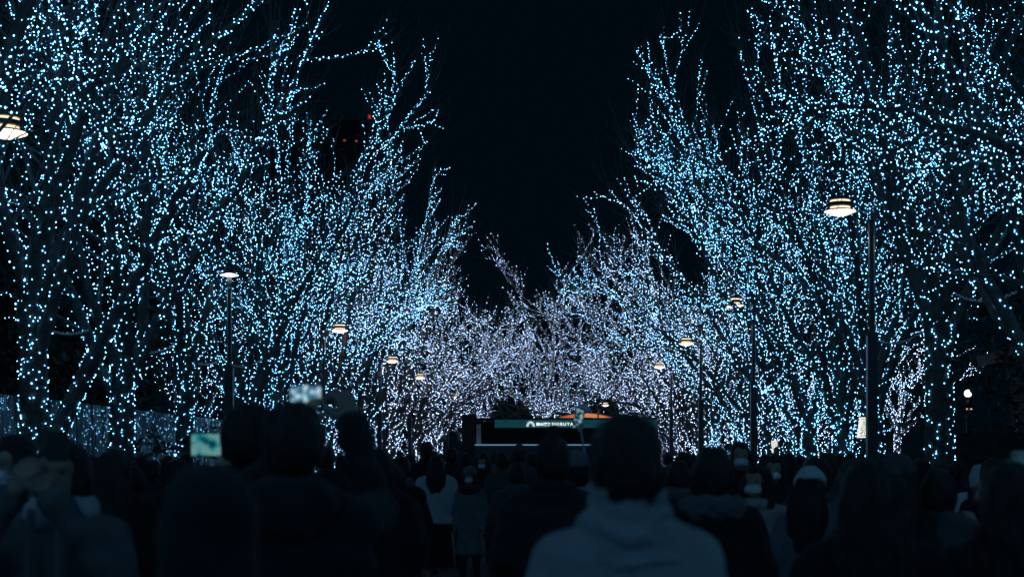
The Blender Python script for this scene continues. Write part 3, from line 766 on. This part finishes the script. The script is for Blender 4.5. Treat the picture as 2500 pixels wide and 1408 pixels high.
def person(px, ytop, D, face, label, coat='black', hem=.62, hair='short', hairm=None, puff=0.0, flare=.02, collar=None, collarm=None, hood=None,
           mask=None, hat=None, hatm='white', legs='black', skirt=False, arms=None, nod=0.0, turn=0.0, h=None, zoff=0.0, wide=1.0, seed=0, pants_w=1.0, scarf=None):
    """face: 0 = back to the camera; 180 = towards it"""
    rng = np.random.default_rng(seed + int(px))
    top = Z_at(ytop, D)
    s = (h or top) / 1.735
    X = X_at(px, D)
    r = empty('person', (X, D, (top - (h or top)) if zoff == 0 else zoff), label, 'person', 'people in the crowd', math.radians(face))
    res = min(max(.0021 * D, .011), .03) / s
    # joints
    armL = arms.get('L') if arms else None; armR = arms.get('R') if arms else None
    sh = {-1: np.array((-.168 * wide, -.005, 1.368)), 1: np.array((.168 * wide, -.005, 1.368))}
    el = {-1: np.array((-.235 * wide, -.05, 1.12)), 1: np.array((.235 * wide, -.05, 1.12))}
    ha = {-1: np.array((-.235 * wide, .07, .90)), 1: np.array((.235 * wide, .07, .90))}
    if armL: el[-1], ha[-1] = np.array(armL[0]), np.array(armL[1])
    if armR: el[1], ha[1] = np.array(armR[0]), np.array(armR[1])
    # head turned about the neck
    ct, st_ = math.cos(math.radians(turn)), math.sin(math.radians(turn)); cn, sn = math.cos(math.radians(nod)), math.sin(math.radians(nod))
    Rz = np.array(((ct, -st_, 0), (st_, ct, 0), (0, 0, 1.))); Rx = np.array(((1., 0, 0), (0, cn, sn), (0, -sn, cn)))
    HC = np.array((0, .005, 1.50)); RH = Rz @ Rx
    hp = lambda p: (p - HC) @ RH + HC                      # into upright head space
    def headf(p):
        q = hp(p)
        L = [p_ell((0, -.005, 1.635), (.077, .094, .098))(q), p_ell((0, .03, 1.575), (.060, .064, .080))(q), p_cone((0, .052, 1.53), (0, .055, 1.53), .03, .03)(q),
             p_cone((0, .082, 1.615), (0, .104, 1.582), .010, .015)(q), p_ell((-.03, .078, 1.638), (.026, .014, .009))(q), p_ell((.03, .078, 1.638), (.026, .014, .009))(q),
             p_ell((0, .086, 1.545), (.024, .012, .007))(q), p_ell((-.08, -.005, 1.60), (.012, .022, .033))(q), p_ell((.08, -.005, 1.60), (.012, .022, .033))(q)]
        d = smin(L, .014)
        for x in (-.03, .03): d = np.maximum(d, -p_ell((x, .097, 1.617), (.016, .012, .009))(q))
        return d
    body = [p_cone((0, -.012, 1.36), (0, 0, 1.54), .062, .053), p_prof([(1.43, .075, .06, 0), (1.38, .165, .09, 0), (1.22, .17, .115, 0), (1.05, .145, .105, 0), (.92, .165, .12, 0), (.84, .15, .11, 0)])]
    for sgn in (-1, 1):
        w = ha[sgn] + (el[sgn] - ha[sgn]) * .12
        body += [p_cone(sh[sgn], el[sgn], .048, .039), p_cone(el[sgn], w, .038, .026),
                 p_cone((sgn * .085, 0, .9), (sgn * .092, .015, .49), .082, .052), p_cone((sgn * .092, .015, .49), (sgn * .095, -.015, .09), .05, .036), p_cone((sgn * .095, -.02, .05), (sgn * .108, .10, .035), .034, .03)]
    bf = lambda p: smin([headf(p)] + [q(p) for q in body], .028)
    def bounds(extra=.1):
        P = np.array([sh[-1], sh[1], el[-1], el[1], ha[-1], ha[1], (-.3, -.22, 0), (.3, .24, 1.78)]); return P.min(0) - extra, P.max(0) + extra
    lo, hi = bounds(); lo[2] = -.03
    V, Q = polygonise(bf, lo, hi, res * (1.0 if 100 < face < 260 else 1.3))
    Vs, Qs = [V], [Q]; off = len(V)
    for sgn in (-1, 1):                                     # hands joined on at the wrist
        grip = (arms is not None) and ((sgn < 0 and armL and len(armL) > 2) or (sgn > 0 and armR and len(armR) > 2))
        HV, HQ = HAND_GRIP if grip else HAND_REST if D < 7 else HAND_FAR
        z = unit(ha[sgn] - el[sgn])
        y = np.array((armL if sgn < 0 else armR)[2], float) if grip else np.array((-sgn, .0, .0)) * 1.0
        y = unit(y - (y @ z) * z); x = np.cross(y, z)
        B = np.stack([x * (1 if sgn > 0 else -1), y, z], 1)
        hv = HV.copy()
        W = hv @ B.T + ha[sgn]
        hq = HQ if sgn > 0 else HQ[:, ::-1]
        Vs.append(W); Qs.append(hq + off); off += len(W)
    me = np_mesh('body', np.concatenate(Vs) * s, np.concatenate(Qs)); me.materials.append(M_skin); link('body', me, r)
    # ---- coat
    cm = CL[coat]
    fl = flare
    tab = [(1.47, .078, .075, -.005), (1.435, .12, .085, -.005), (1.40, .178 * wide, .10, -.005), (1.30, .208 * wide, .130, -.005), (1.10, .195 * wide, .135, 0), (.92, .198 * wide, .14, 0), (min(hem, .9), (.205 + fl) * wide, .15 + fl, 0)]
    ct_ = [p_prof(tab)] + [p_cone((0, -.015, 1.462), (sgn * .150 * wide, -.008, 1.388), .066, .066) for sgn in (-1, 1)]
    slv = []
    for sgn in (-1, 1):
        w = ha[sgn] + (el[sgn] - ha[sgn]) * .10
        slv += [p_cone(sh[sgn], el[sgn], .070, .062), p_cone(el[sgn], w, .061, .05)]
    sd = rng.uniform(0, 6)
    def cf(p):
        d = smin([q(p) for q in ct_] + [smin([q(p) for q in slv], .03)], .045)
        d = d + .006 * np.sin(p[:, 2] * 19 + 3 * np.sin(p[:, 0] * 9 + sd)) * np.cos(p[:, 1] * 11 + sd) - .004 * np.sin(p[:, 2] * 47 + p[:, 0] * 13 + sd)
        if puff: d = d - puff * np.abs(np.sin(p[:, 2] * 34 + .25 * np.sin(p[:, 0] * 17 + sd))) ** .6 + puff * .4
        return np.maximum(d, hem - p[:, 2] + .015 * np.sin(p[:, 0] * 14 + sd))
    link_np('coat', polygonise(cf, (lo[0] - .03, lo[1] - .03, hem - .05), (hi[0] + .03, hi[1] + .03, hi[2]), res * 1.2), cm, r, s)
    # ---- legs
    if skirt:
        tb = [(1.0, .15, .11, 0), (.8, .185, .14, 0), (.24, .235, .19, 0)]
        link_np('skirt', polygonise(lambda p: p_prof(tb)(p) + .012 * np.sin(np.arctan2(p[:, 1], p[:, 0]) * 9) * np.clip(1 - p[:, 2], 0, 1), (-.32, -.28, .18), (.32, .28, 1.05), res), CL[legs], r, s)
    else:
        lf = [p_prof([(1.0, .155, .115, 0), (.82, .165, .125, 0)])]
        for sgn in (-1, 1): lf += [p_cone((sgn * .088, 0, .9), (sgn * .095, .012, .48), .097 * pants_w, .068 * pants_w), p_cone((sgn * .095, .012, .48), (sgn * .096, -.012, .09), .067 * pants_w, .056 * pants_w)]
        link_np('trousers', polygonise(lambda p: np.maximum(smin([q(p) for q in lf], .03) + .004 * np.sin(p[:, 2] * 30 + p[:, 0] * 20), .07 - p[:, 2]), (-.32, -.25, .03), (.32, .25, 1.05), res * 1.7), CL[legs], r, s)
    for sgn in (-1, 1):
        sf = lambda p, sgn=sgn: np.maximum(smin([p_cone((sgn * .096, -.03, .06), (sgn * .105, .02, .06), .05, .05)(p), p_cone((sgn * .105, .02, .04), (sgn * .115, .14, .03), .047, .036)(p)], .03), -p[:, 2] - .0)
        link_np('shoe', polygonise(sf, (sgn * .105 - .09, -.12, -.03), (sgn * .105 + .09, .22, .14), max(res, .014)), M_shoe, r, s)
    # ---- hair
    hm = hairm or M_hair; stn = lambda p, a=strands(.0045), b=strands(.004, 27, 31, 12): a(p) + b(p + .03 * sd)
    faceclear = lambda q: np.maximum(np.minimum(q[:, 1] - .052, 1.668 - q[:, 2]), -9)      # >0 inside the face opening
    cap = p_ell((0, -.012, 1.640), (.091, .108, .102))
    hres = min(res, .016)
    hl, hh_ = (-.26, -.28, 1.05), (.26, .25, 1.86)
    def hairf(p):
        q = hp(p); d = cap(q)
        if hair in ('short', 'bun', 'crop'):
            d = smin([d, p_ell((0, -.045, 1.585), (.083, .075, .085))(q)], .03); d = np.maximum(d, 1.525 - q[:, 2])
            if hair == 'bun': d = smin([d, p_ell((0, -.03, 1.765), (.036, .036, .030))(q)], .02)
        elif hair == 'bob':
            d = smin([d, p_ell((0, -.02, 1.575), (.108, .105, .125))(q)], .03); d = np.maximum(d, 1.465 - q[:, 2] + .01 * np.sin(q[:, 0] * 60))
        elif hair in ('long', 'verylong'):
            zb_ = 1.22 if hair == 'long' else 1.08
            d = smin([d, p_ell((0, -.02, 1.58), (.104, .102, .13))(q)], .03)
            t = smin([p_ell((0, -.10, 1.40), (.125, .055, .24))(p), p_ell((-.07, -.08, 1.42), (.05, .06, .2))(p), p_ell((.07, -.08, 1.42), (.05, .06, .2))(p)], .03)
            d = smin([d, t], .04); d = np.maximum(d, zb_ - p[:, 2] + .015 * np.sin(p[:, 0] * 55))
        elif hair == 'front':                                # long hair falling either side of the face
            d = smin([d, p_ell((0, -.03, 1.58), (.102, .095, .13))(q)], .03)
            t = np.minimum(p_cone((-.085, .01, 1.6), (-.105, .07, 1.25), .04, .035)(p), p_cone((.085, .01, 1.6), (.105, .07, 1.25), .04, .035)(p))
            d = smin([d, t], .03)
        op = np.maximum(np.maximum(.050 - q[:, 1], q[:, 2] - 1.672), np.abs(q[:, 0]) - .068)
        return np.maximum(d, -op) + stn(q)
    if hair: link_np('hair', polygonise(hairf, hl, hh_, hres), hm, r, s)
    facing = 100 < (face % 360) < 260
    if facing:
        for x in (-.03, .03):
            e = HC + RH @ (np.array((x, .080, 1.617)) - HC)
            b = MB(); b.lathe([(.002, -.0075), (.006, -.005), (.0085, 0), (.006, .005), (.002, .0075)], tuple(e * s), 10); b.build('eye', M_eye, r, True)
    if mask:
        mr = (.060, .060, .052) if mask == 'cup' else (.066, .058, .046)
        def mf(p):
            q = hp(p); d = p_ell((0, .062, 1.558), mr)(q)
            d = np.maximum(d, -(p_ell((0, .056, 1.558), (mr[0] - .004, mr[1] - .006, mr[2]))(q)))
            if mask == 'flat': d = d + .0012 * np.sin(q[:, 2] * 240)
            return np.maximum(d, .045 - q[:, 1])
        link_np('face_mask', polygonise(mf, (-.1, -.02, 1.44), (.1, .17, 1.66), .0075), M_mask, r, s)
    # ---- collars, hoods, hats
    kc = CL[collarm] if collarm else cm
    if collar == 'high':
        f = lambda p: np.maximum(np.maximum(p_prof([(1.56, .098, .092, -.01), (1.50, .088, .088, -.01), (1.44, .112, .10, -.005), (1.38, .17, .12, -.005)])(p) + .005 * np.sin(p[:, 2] * 90 + 2 * np.sin(np.arctan2(p[:, 1], p[:, 0]) * 2)),
                                            -p_prof([(1.6, .085, .08, -.005), (1.49, .07, .07, 0), (1.44, .06, .06, 0)])(p)), 1.36 - p[:, 2])
        link_np('collar', polygonise(f, (-.22, -.2, 1.3), (.22, .2, 1.62), min(res, .014)), kc, r, s)
        if scarf:
            def sf2(p):
                ang = np.arctan2(p[:, 1], p[:, 0]); d = 9.0
                for zc_, R_, rr, tl in ((1.492, .080, .030, .10), (1.452, .092, .030, -.16)):
                    a = np.hypot(p[:, 0], (p[:, 1] + .008) * 1.12) - R_
                    t = np.hypot(a, (p[:, 2] - zc_ - tl * p[:, 0]) * .8) - rr
                    d = np.minimum(d, t)
                return d + .004 * np.sin(p[:, 2] * 80 + 3 * np.sin(ang * 3))
            link_np('scarf', polygonise(sf2, (-.26, -.26, 1.33), (.26, .26, 1.62), min(res, .013)), CL[scarf], r, s)
    elif collar in ('fur', 'scarf', 'fold'):
        rr = {'fur': .052, 'scarf': .05, 'fold': .032}[collar]; zc_ = {'fur': 1.435, 'scarf': 1.475, 'fold': 1.47}[collar]; R_ = {'fur': .118, 'scarf': .083, 'fold': .09}[collar]
        amp = .012 if collar == 'fur' else .005
        def kf(p):
            a = np.hypot(p[:, 0], (p[:, 1] + .005) * 1.1) - R_
            d = np.hypot(a, (p[:, 2] - zc_ + .03 * np.sign(p[:, 1]) * np.abs(p[:, 1]) * 4) * .85) - rr
            return d + amp * np.sin(p[:, 0] * 61 + 3 * np.sin(p[:, 2] * 40)) * np.sin(p[:, 2] * 73 + p[:, 1] * 51)
        link_np('collar', polygonise(kf, (-.26, -.26, 1.33), (.26, .26, 1.60), min(res, .014)), kc, r, s)
    if hood == 'up':
        def hf(p):
            q = hp(p)
            d = smin([p_ell((0, -.015, 1.63), (.112, .125, .128))(q), p_ell((0, -.03, 1.50), (.118, .11, .12))(q)], .05)
            inn = smin([p_ell((0, .01, 1.625), (.094, .11, .108))(q), p_ell((0, .12, 1.60), (.085, .12, .11))(q)], .03)
            return np.maximum(np.maximum(d, -inn), 1.40 - p[:, 2]) + .004 * np.sin(q[:, 2] * 40 + q[:, 0] * 25)
        link_np('hood', polygonise(hf, (-.2, -.24, 1.34), (.2, .2, 1.86), hres), kc, r, s)
    elif hood == 'down':
        def hf(p):
            d = smin([p_ell((0, -.14, 1.42), (.135, .06, .10))(p), p_cone((-.1, -.06, 1.45), (.1, -.06, 1.45), .05, .05)(p)], .04)
            return d + .005 * np.sin(p[:, 0] * 40 + p[:, 2] * 30)
        link_np('hood', polygonise(hf, (-.22, -.28, 1.25), (.22, .08, 1.58), min(res, .016)), kc, r, s)
    if hat == 'beanie':
        def bf2(p):
            q = hp(p); d = p_ell((0, -.014, 1.655), (.100, .116, .112))(q)
            band = np.maximum(p_ell((0, -.012, 1.655), (.107, .122, .118))(q), np.maximum(q[:, 2] - 1.685, 0 * q[:, 2] - 9))
            return np.maximum(np.minimum(d, band), 1.638 - q[:, 2]) + .0028 * np.sin(np.arctan2(q[:, 1], q[:, 0]) * 46)
        link_np('beanie', polygonise(bf2, (-.16, -.18, 1.55), (.16, .18, 1.84), min(res, .012)), CL[hatm], r, s)
    elif hat == 'cap':
        def bf3(p):
            q = hp(p); d = np.maximum(p_ell((0, -.012, 1.645), (.096, .113, .108))(q), 1.645 - q[:, 2])
            br = np.maximum(p_ell((0, .13, 1.648), (.078, .085, .012))(q), .03 - q[:, 1])
            return smin([d, br], .008)
        link_np('cap', polygonise(bf3, (-.16, -.18, 1.55), (.16, .26, 1.84), min(res, .012)), CL[hatm], r, s)
    return r, s

def local_to_world(r, s, p):
    a = r.rotation_euler[2]; x, y, z = [c * s for c in p]
    return Vector((r.location.x + x * math.cos(a) - y * math.sin(a), r.location.y + x * math.sin(a) + y * math.cos(a), r.location.z + z))

def screen_mat(name, cols, strength, scale, seed):
    m = bpy.data.materials.new(name); m.use_nodes = True; nt = m.node_tree; b = nt.nodes['Principled BSDF']; b.inputs['Roughness'].default_value = .2
    b.inputs['Base Color'].default_value = (.01, .01, .01, 1)
    tc = nt.nodes.new('ShaderNodeTexCoord'); mp = nt.nodes.new('ShaderNodeMapping'); mp.inputs['Location'].default_value = (seed, seed * .7, 0)
    n = nt.nodes.new('ShaderNodeTexNoise'); n.inputs['Scale'].default_value = scale; n.inputs['Detail'].default_value = 3
    r = nt.nodes.new('ShaderNodeValToRGB'); r.color_ramp.elements[0].position = .40; r.color_ramp.elements[1].position = .62
    r.color_ramp.elements[0].color = (*cols[0], 1); r.color_ramp.elements[1].color = (*cols[-1], 1)
    if len(cols) == 3: e = r.color_ramp.elements.new(.5); e.color = (*cols[1], 1)
    nt.links.new(tc.outputs['Object'], mp.inputs['Vector']); nt.links.new(mp.outputs['Vector'], n.inputs['Vector']); nt.links.new(n.outputs['Fac'], r.inputs['Fac'])
    nt.links.new(r.outputs['Color'], b.inputs['Emission Color']); b.inputs['Emission Strength'].default_value = strength
    return m

M_phone = mat('phone_case', (.02, .02, .022), .35, .1)
def phone(name, c, w, h, rot, label, cat, screen=None, toward=True, depth=.009, lens=False):
    """w x h body centred at c; the screen faces the camera when toward"""
    r = empty(name, c, label, cat); r.rotation_euler = rot
    b = MB(); b.box((0, 0, 0), (w - .006, depth, h)); b.box((0, 0, 0), (w, depth * .8, h - .006)); b.build('body', M_phone, r)
    if screen:
        b = MB(); b.box((0, -depth / 2 - .0012, 0), (w * (.80 if lens else .9), .002, h * .9)); b.build('screen', screen, r)
    if lens:
        l = MB()
        for dz in (-.018, .018):
            l.lathe([(.008, 0), (.008, .003)], n=12); o = len(l.v) - 24
            for i in range(24): v = l.v[o + i]; l.v[o + i] = (w * .44 + v[0] * .5, -depth / 2 - v[2], dz + v[1])
        l.build('camera_lens', M_bright, r)
    return r

# ---- foreground, backs to the camera
person(1530, 1014, 3.4, 0, 'person with short dark hair in a grey high-collared coat, in the middle foreground', coat='coat', hem=.5, collar='high', scarf='coat', puff=0, wide=.96, hair='short', turn=4)
rB, sB = person(722, 985, 4.5, 0, 'person in a dark padded jacket lifting a phone overhead', coat='charcoal', hem=.7, puff=.010, hood='down', hair='short', wide=1.1,
                arms={'L': ((-.20, .26, 1.44), (-.045, .36, 1.70), (.6, .7, 0)), 'R': ((.215, .26, 1.40), (.115, .36, 1.70), (-.6, .7, 0))})
pc = local_to_world(rB, sB, (.045, .385, 1.90))
phone('phone', wpt(747, 962, pc.y), .128, .066, (0, 0, 0), 'phone held sideways overhead, its bright screen full of blue-white lights', 'phone', screen_mat('screen_lights', ((.03, .10, .16), (.10, .30, .45), (.65, .9, 1.0)), .85, 62, 1.3), lens=True)
rA, sA = person(607, 985, 5.4, 0, 'person with tousled dark hair holding a small camera out to the left', coat='black', hem=.6, hair='short', wide=1.05,
                arms={'L': ((-.27, .12, 1.18), (-.195, .40, 1.50), (.7, .7, 0)), 'R': ((.24, .12, 1.16), (-.03, .40, 1.40), (-.6, .7, 0))})
phone('camera', wpt(505, 1085, 5.85), .132, .098, (0, 0, .05), 'small camera with a glowing teal screen, held up left of a dark head', 'camera', screen_mat('screen_teal', ((.01, .03, .04), (.02, .36, .45), (.22, .55, .52)), .5, 22, 4.1), depth=.03)
person(515, 1150, 3.0, 0, 'person in a smooth dark rounded hood, low in the left foreground', coat='black', hem=.5, hood='up', collarm='charcoal', hair=None, wide=1.0)
r5, s5 = person(150, 1072, 5.0, 180, 'person in a dark coat with pale sleeves and long scarf ends, holding a phone upright', coat='grey', hem=.55, hair='bob', collar='scarf', collarm='pale', wide=1.05,
                arms={'L': ((-.28, .20, 1.24), (-.045, .30, 1.56), (.5, -.8, 0)), 'R': ((.28, .20, 1.24), (.055, .30, 1.56), (-.5, -.8, 0))})
for dx in (-.05, .045):
    b = MB(); b.tube([(dx, .165, 1.45), (dx * 1.1, .19, 1.2), (dx * 1.25, .185, .9), (dx * 1.2, .19, .58)], [.016, .013, .014, .012], 8); b.build('scarf_end', CL['slate'], r5, True)
phone('phone', wpt(140, 1090, 4.68), .068, .098, (0, 0, 0), 'dark phone held upright at the left edge with its back to the camera', 'phone')
person(32, 1066, 6.0, 150, 'person with long dark hair and a white mask at the left edge', coat='black', hem=.5, hair='front', mask='flat', collar='scarf', collarm='slate')
person(2122, 1118, 4.4, 0, 'person with long dark hair and a black coat, large at the right of the foreground', coat='black', hem=.5, hair='long', wide=1.1, collar='fold')
r7, s7 = person(1350, 1066, 7.3, 0, 'person with a small topknot in a dark padded jacket, left of the high-collared coat', coat='charcoal', hem=.72, puff=.012, hair='bun', wide=1.12, collar='fold')
person(1738, 1092, 6.6, 0, 'person with a dark bob and a pale fluffy collar, right of the high-collared coat', coat='black', hem=.5, hair='bob', collar='fur', collarm='grey', wide=1.08)
rS, sS = person(1405, 1104, 8.6, 0, 'person in a pale cap lifting a selfie stick, half hidden by the nearest head', coat='pale', hem=.7, hair='short', hat='cap', hatm='slate',
                arms={'R': ((.235, .16, 1.28), (.085, .22, 1.53), (-.3, .8, 0))})
hs = local_to_world(rS, sS, (.085, .23, 1.60))
tip = wpt(1417, 1044, 8.9)
b = MB(); b.tube([hs + Vector((0, 0, -.12)), hs.lerp(tip, .55)], .0085, 8); b.tube([hs.lerp(tip, .5), tip], .006, 8); b.box(tip, (.03, .03, .05))
tag(b.build('selfie_stick', mat('stick', (.35, .36, .38), .4, .1), smooth=False), 'thin grey selfie stick rising in front of the lit stage', 'selfie stick')
phone('phone', wpt(1413, 1022, 8.9), .062, .135, (0, .16, 0), 'small tilted phone on top of the selfie stick before the stage sign', 'phone', screen_mat('screen_stick', ((.005, .015, .02), (.01, .07, .10), (.45, .75, .85)), .6, 45, 2.2))
person(2462, 1128, 4.6, 0, 'person in a dark coat at the right edge, holding up a phone', coat='charcoal', hem=.5, hair='long', wide=1.05, arms={'R': ((.29, .16, 1.36), (.09, .34, 1.60), (-.4, .8, 0))})
phone('phone', wpt(2492, 1116, 5.0), .072, .05, (0, 0, 0), 'phone with a dim blue screen cut by the right edge', 'phone', screen_mat('screen_dim', ((.01, .03, .05), (.03, .12, .18)), .35, 30, 3.3))
# ---- middle distance
person(1041, 1077, 20.0, 0, 'tall person with short hair in a black coat, left of the boxy pale jacket', coat='black', hem=.6, hair='short')
person(1066, 1110, 18.4, 0, 'person with long dark hair in a boxy pale jacket and long black skirt', coat='pale', hem=.80, hair='long', skirt=True, flare=.06, wide=1.22)
person(1147, 1141, 17.4, 172, 'person in a pale hat and white cup mask wearing a long quilted coat', coat='slate', hem=.50, hair='front', puff=.013, mask='cup', hat='beanie', hatm='grey', collar='fur', collarm='charcoal', legs='charcoal', wide=.86)
person(1103, 1093, 21.0, 0, 'person with short dark hair just right of the tall black coat', coat='charcoal', hem=.6, hair='short')
person(1226, 1106, 19.0, 5, 'person with a round dark head before the left half of the stage', coat='dimgrey', hem=.6, hair='short')
person(1180, 1108, 22.0, 165, 'person with a loose white mask behind the white cup mask', coat='black', hem=.6, hair='front', mask='flat', nod=12)
person(1268, 1088, 21.0, 0, 'person in a dim knitted hat before the middle of the stage', coat='dimgrey', hem=.6, hair='short', hat='beanie', hatm='dimgrey')
person(1262, 1128, 13.5, 0, 'person in a dim grey hooded jacket, left of the topknot', coat='dimgrey', hem=.6, hair='short', hood='down', wide=1.15)
person(926, 1098, 9.4, 0, 'person with dark hair right of the raised padded arm', coat='black', hem=.5, hair='bob')
person(797, 1092, 14.0, 0, 'person whose head shows between the overhead phone and the raised arm', coat='charcoal', hem=.6, hair='short')
person(978, 1112, 12.5, 8, 'person with a pale scarf left of the boxy pale jacket', coat='black', hem=.6, hair='short', collar='scarf', collarm='grey')
person(958, 1132, 10.4, 0, 'short person with bobbed hair in navy, left of the boxy pale jacket', coat='navy', hem=.5, hair='bob')
person(280, 1097, 8.0, 0, 'person with long dark hair right of the pale sleeves', coat='black', hem=.5, hair='long', wide=1.05)
person(372, 1122, 14.5, 0, 'person with dark hair below the broad-leaved bush', coat='charcoal', hem=.6, hair='short')
person(330, 1138, 12.0, 0, 'short person below the broad-leaved bush, left of its stem', coat='navy', hem=.6, hair='bob')
person(430, 1120, 11.0, 0, 'person with dark hair left of the glowing camera', coat='black', hem=.6, hair='short')
person(222, 1112, 11.0, 10, 'person with dark hair behind the pale sleeves', coat='brown', hem=.6, hair='short')
person(1808, 1078, 12.5, 176, 'person with a pale surgical mask and dark fringe, right of the fluffy collar', coat='black', hem=.6, hair='short', mask='flat', h=1.77)
person(1848, 1132, 9.0, 160, 'person with long parted hair and a mask in a pale open coat', coat='cream', hem=.45, hair='front', mask='flat', collar='fold', collarm='cream', turn=-12)
person(1890, 1112, 12.0, 170, 'person with a dim mask behind the pale open coat', coat='charcoal', hem=.6, hair='front', mask='flat')
person(1978, 1146, 8.2, -25, 'person in a white knitted hat tilted to the left', coat='slate', hem=.5, hair='long', hat='beanie', hatm='white', nod=24, turn=18)
person(1992, 1116, 9.4, 0, 'person with a full head of dark hair behind the white knitted hat', coat='dimgrey', hem=.5, hair='bob')
person(2020, 1104, 14.0, 0, 'person with brownish hair below the right-hand lights', coat='dimgrey', hem=.6, hair='bob', hairm=M_hairb)
person(2080, 1122, 8.6, 0, 'person with lighter brown hair behind the long-haired black coat', coat='slate', hem=.5, hair='bob', hairm=M_hairb)
person(2190, 1112, 7.6, -8, 'person in a dark hood with a lit edge, right of the long-haired black coat', coat='charcoal', hem=.5, hair='long', hood='up', collarm='dimgrey')
r9, s9 = person(2292, 1145, 7.6, -20, 'person with shoulder-length dark hair looking at a small phone on the right', coat='dimgrey', hem=.5, hair='bob', arms={'R': ((.25, .16, 1.18), (.17, .34, 1.40), (-.5, .8, 0))})
phone('phone', wpt(2372, 1205, 7.85), .05, .078, (0, 0, .3), 'small dark phone in the hand of the person beside the white padded hood', 'phone')
person(2393, 1137, 13.2, 0, 'person in a white padded jacket with its hood down over the back', coat='white', hem=.72, puff=.012, hair='crop', hood='up', wide=1.2)
person(1668, 1102, 16.0, 0, 'person with dark hair behind the pale fluffy collar, left side', coat='charcoal', hem=.6, hair='short')
person(1655, 1125, 10.5, 5, 'person in a grey collar tucked between the nearest head and the fluffy collar', coat='navy', hem=.6, hair='bob', collar='scarf', collarm='grey')
person(2250, 1118, 14.0, 0, 'person with dark hair before the thick trunk', coat='black', hem=.6, hair='short')
person(2330, 1128, 16.0, 0, 'person with short hair right of the thick trunk', coat='charcoal', hem=.6, hair='short')
person(2425, 1120, 9.5, 0, 'person with dark hair right of the white padded hood', coat='black', hem=.5, hair='long')
person(560, 1118, 9.0, 0, 'person mostly hidden behind the rounded hood', coat='charcoal', hem=.5, hair='short')
person(868, 1124, 17.0, 0, 'person with dark hair under the raised padded arm', coat='navy', hem=.6, hair='bob')
# ---- far crowd: one figure per head that shows
rng = np.random.default_rng(77)
spots = [(1002, 1108, 24), (1140, 1104, 27), (1166, 1112, 30), (1205, 1108, 33), (1248, 1112, 29), (1300, 1106, 26), (1322, 1110, 36), (1395, 1104, 30), (1440, 1108, 27), (1480, 1104, 33), (1545, 1106, 28),
         (1600, 1106, 31), (1632, 1104, 24), (1690, 1108, 28), (1712, 1106, 36), (1760, 1106, 25), (1838, 1104, 30), (1868, 1108, 22), (1925, 1106, 24), (1952, 1110, 30), (2048, 1108, 20), (2075, 1104, 26), (2160, 1108, 19),
         (945, 1106, 28), (900, 1104, 33), (865, 1106, 24), (835, 1110, 30), (690, 1106, 22), (650, 1110, 27), (455, 1106, 18), (410, 1112, 21), (345, 1110, 17.5), (1080, 1108, 34), (1060, 1102, 25)]
seen = set()
hs_ = ['short', 'bob', 'long', 'short']; cs_ = ['black', 'charcoal', 'navy', 'dimgrey', 'brown', 'grey']
for i, (px, yt, D) in enumerate(spots):
    where = ('before the stage, left half' if 1120 < px < 1345 else 'before the stage, right half' if 1345 <= px < 1620 else 'by the right-hand trunks' if px >= 1620 else 'by the left-hand trunks')
    hstyle = hs_[i % 4]; c = cs_[(i * 5 + 2) % 6]
    lab = 'distant %s person in a %s coat, %s' % ({'short': 'short-haired', 'bob': 'bob-haired', 'long': 'long-haired'}[hstyle], {'dimgrey': 'dim grey'}.get(c, c), where)
    if lab in seen: lab = lab.replace('distant', 'more distant')
    seen.add(lab)
    person(px, yt, D, float(rng.uniform(-25, 25)), lab, coat=c, hem=float(rng.uniform(.5, .75)), hair=hstyle, seed=i)
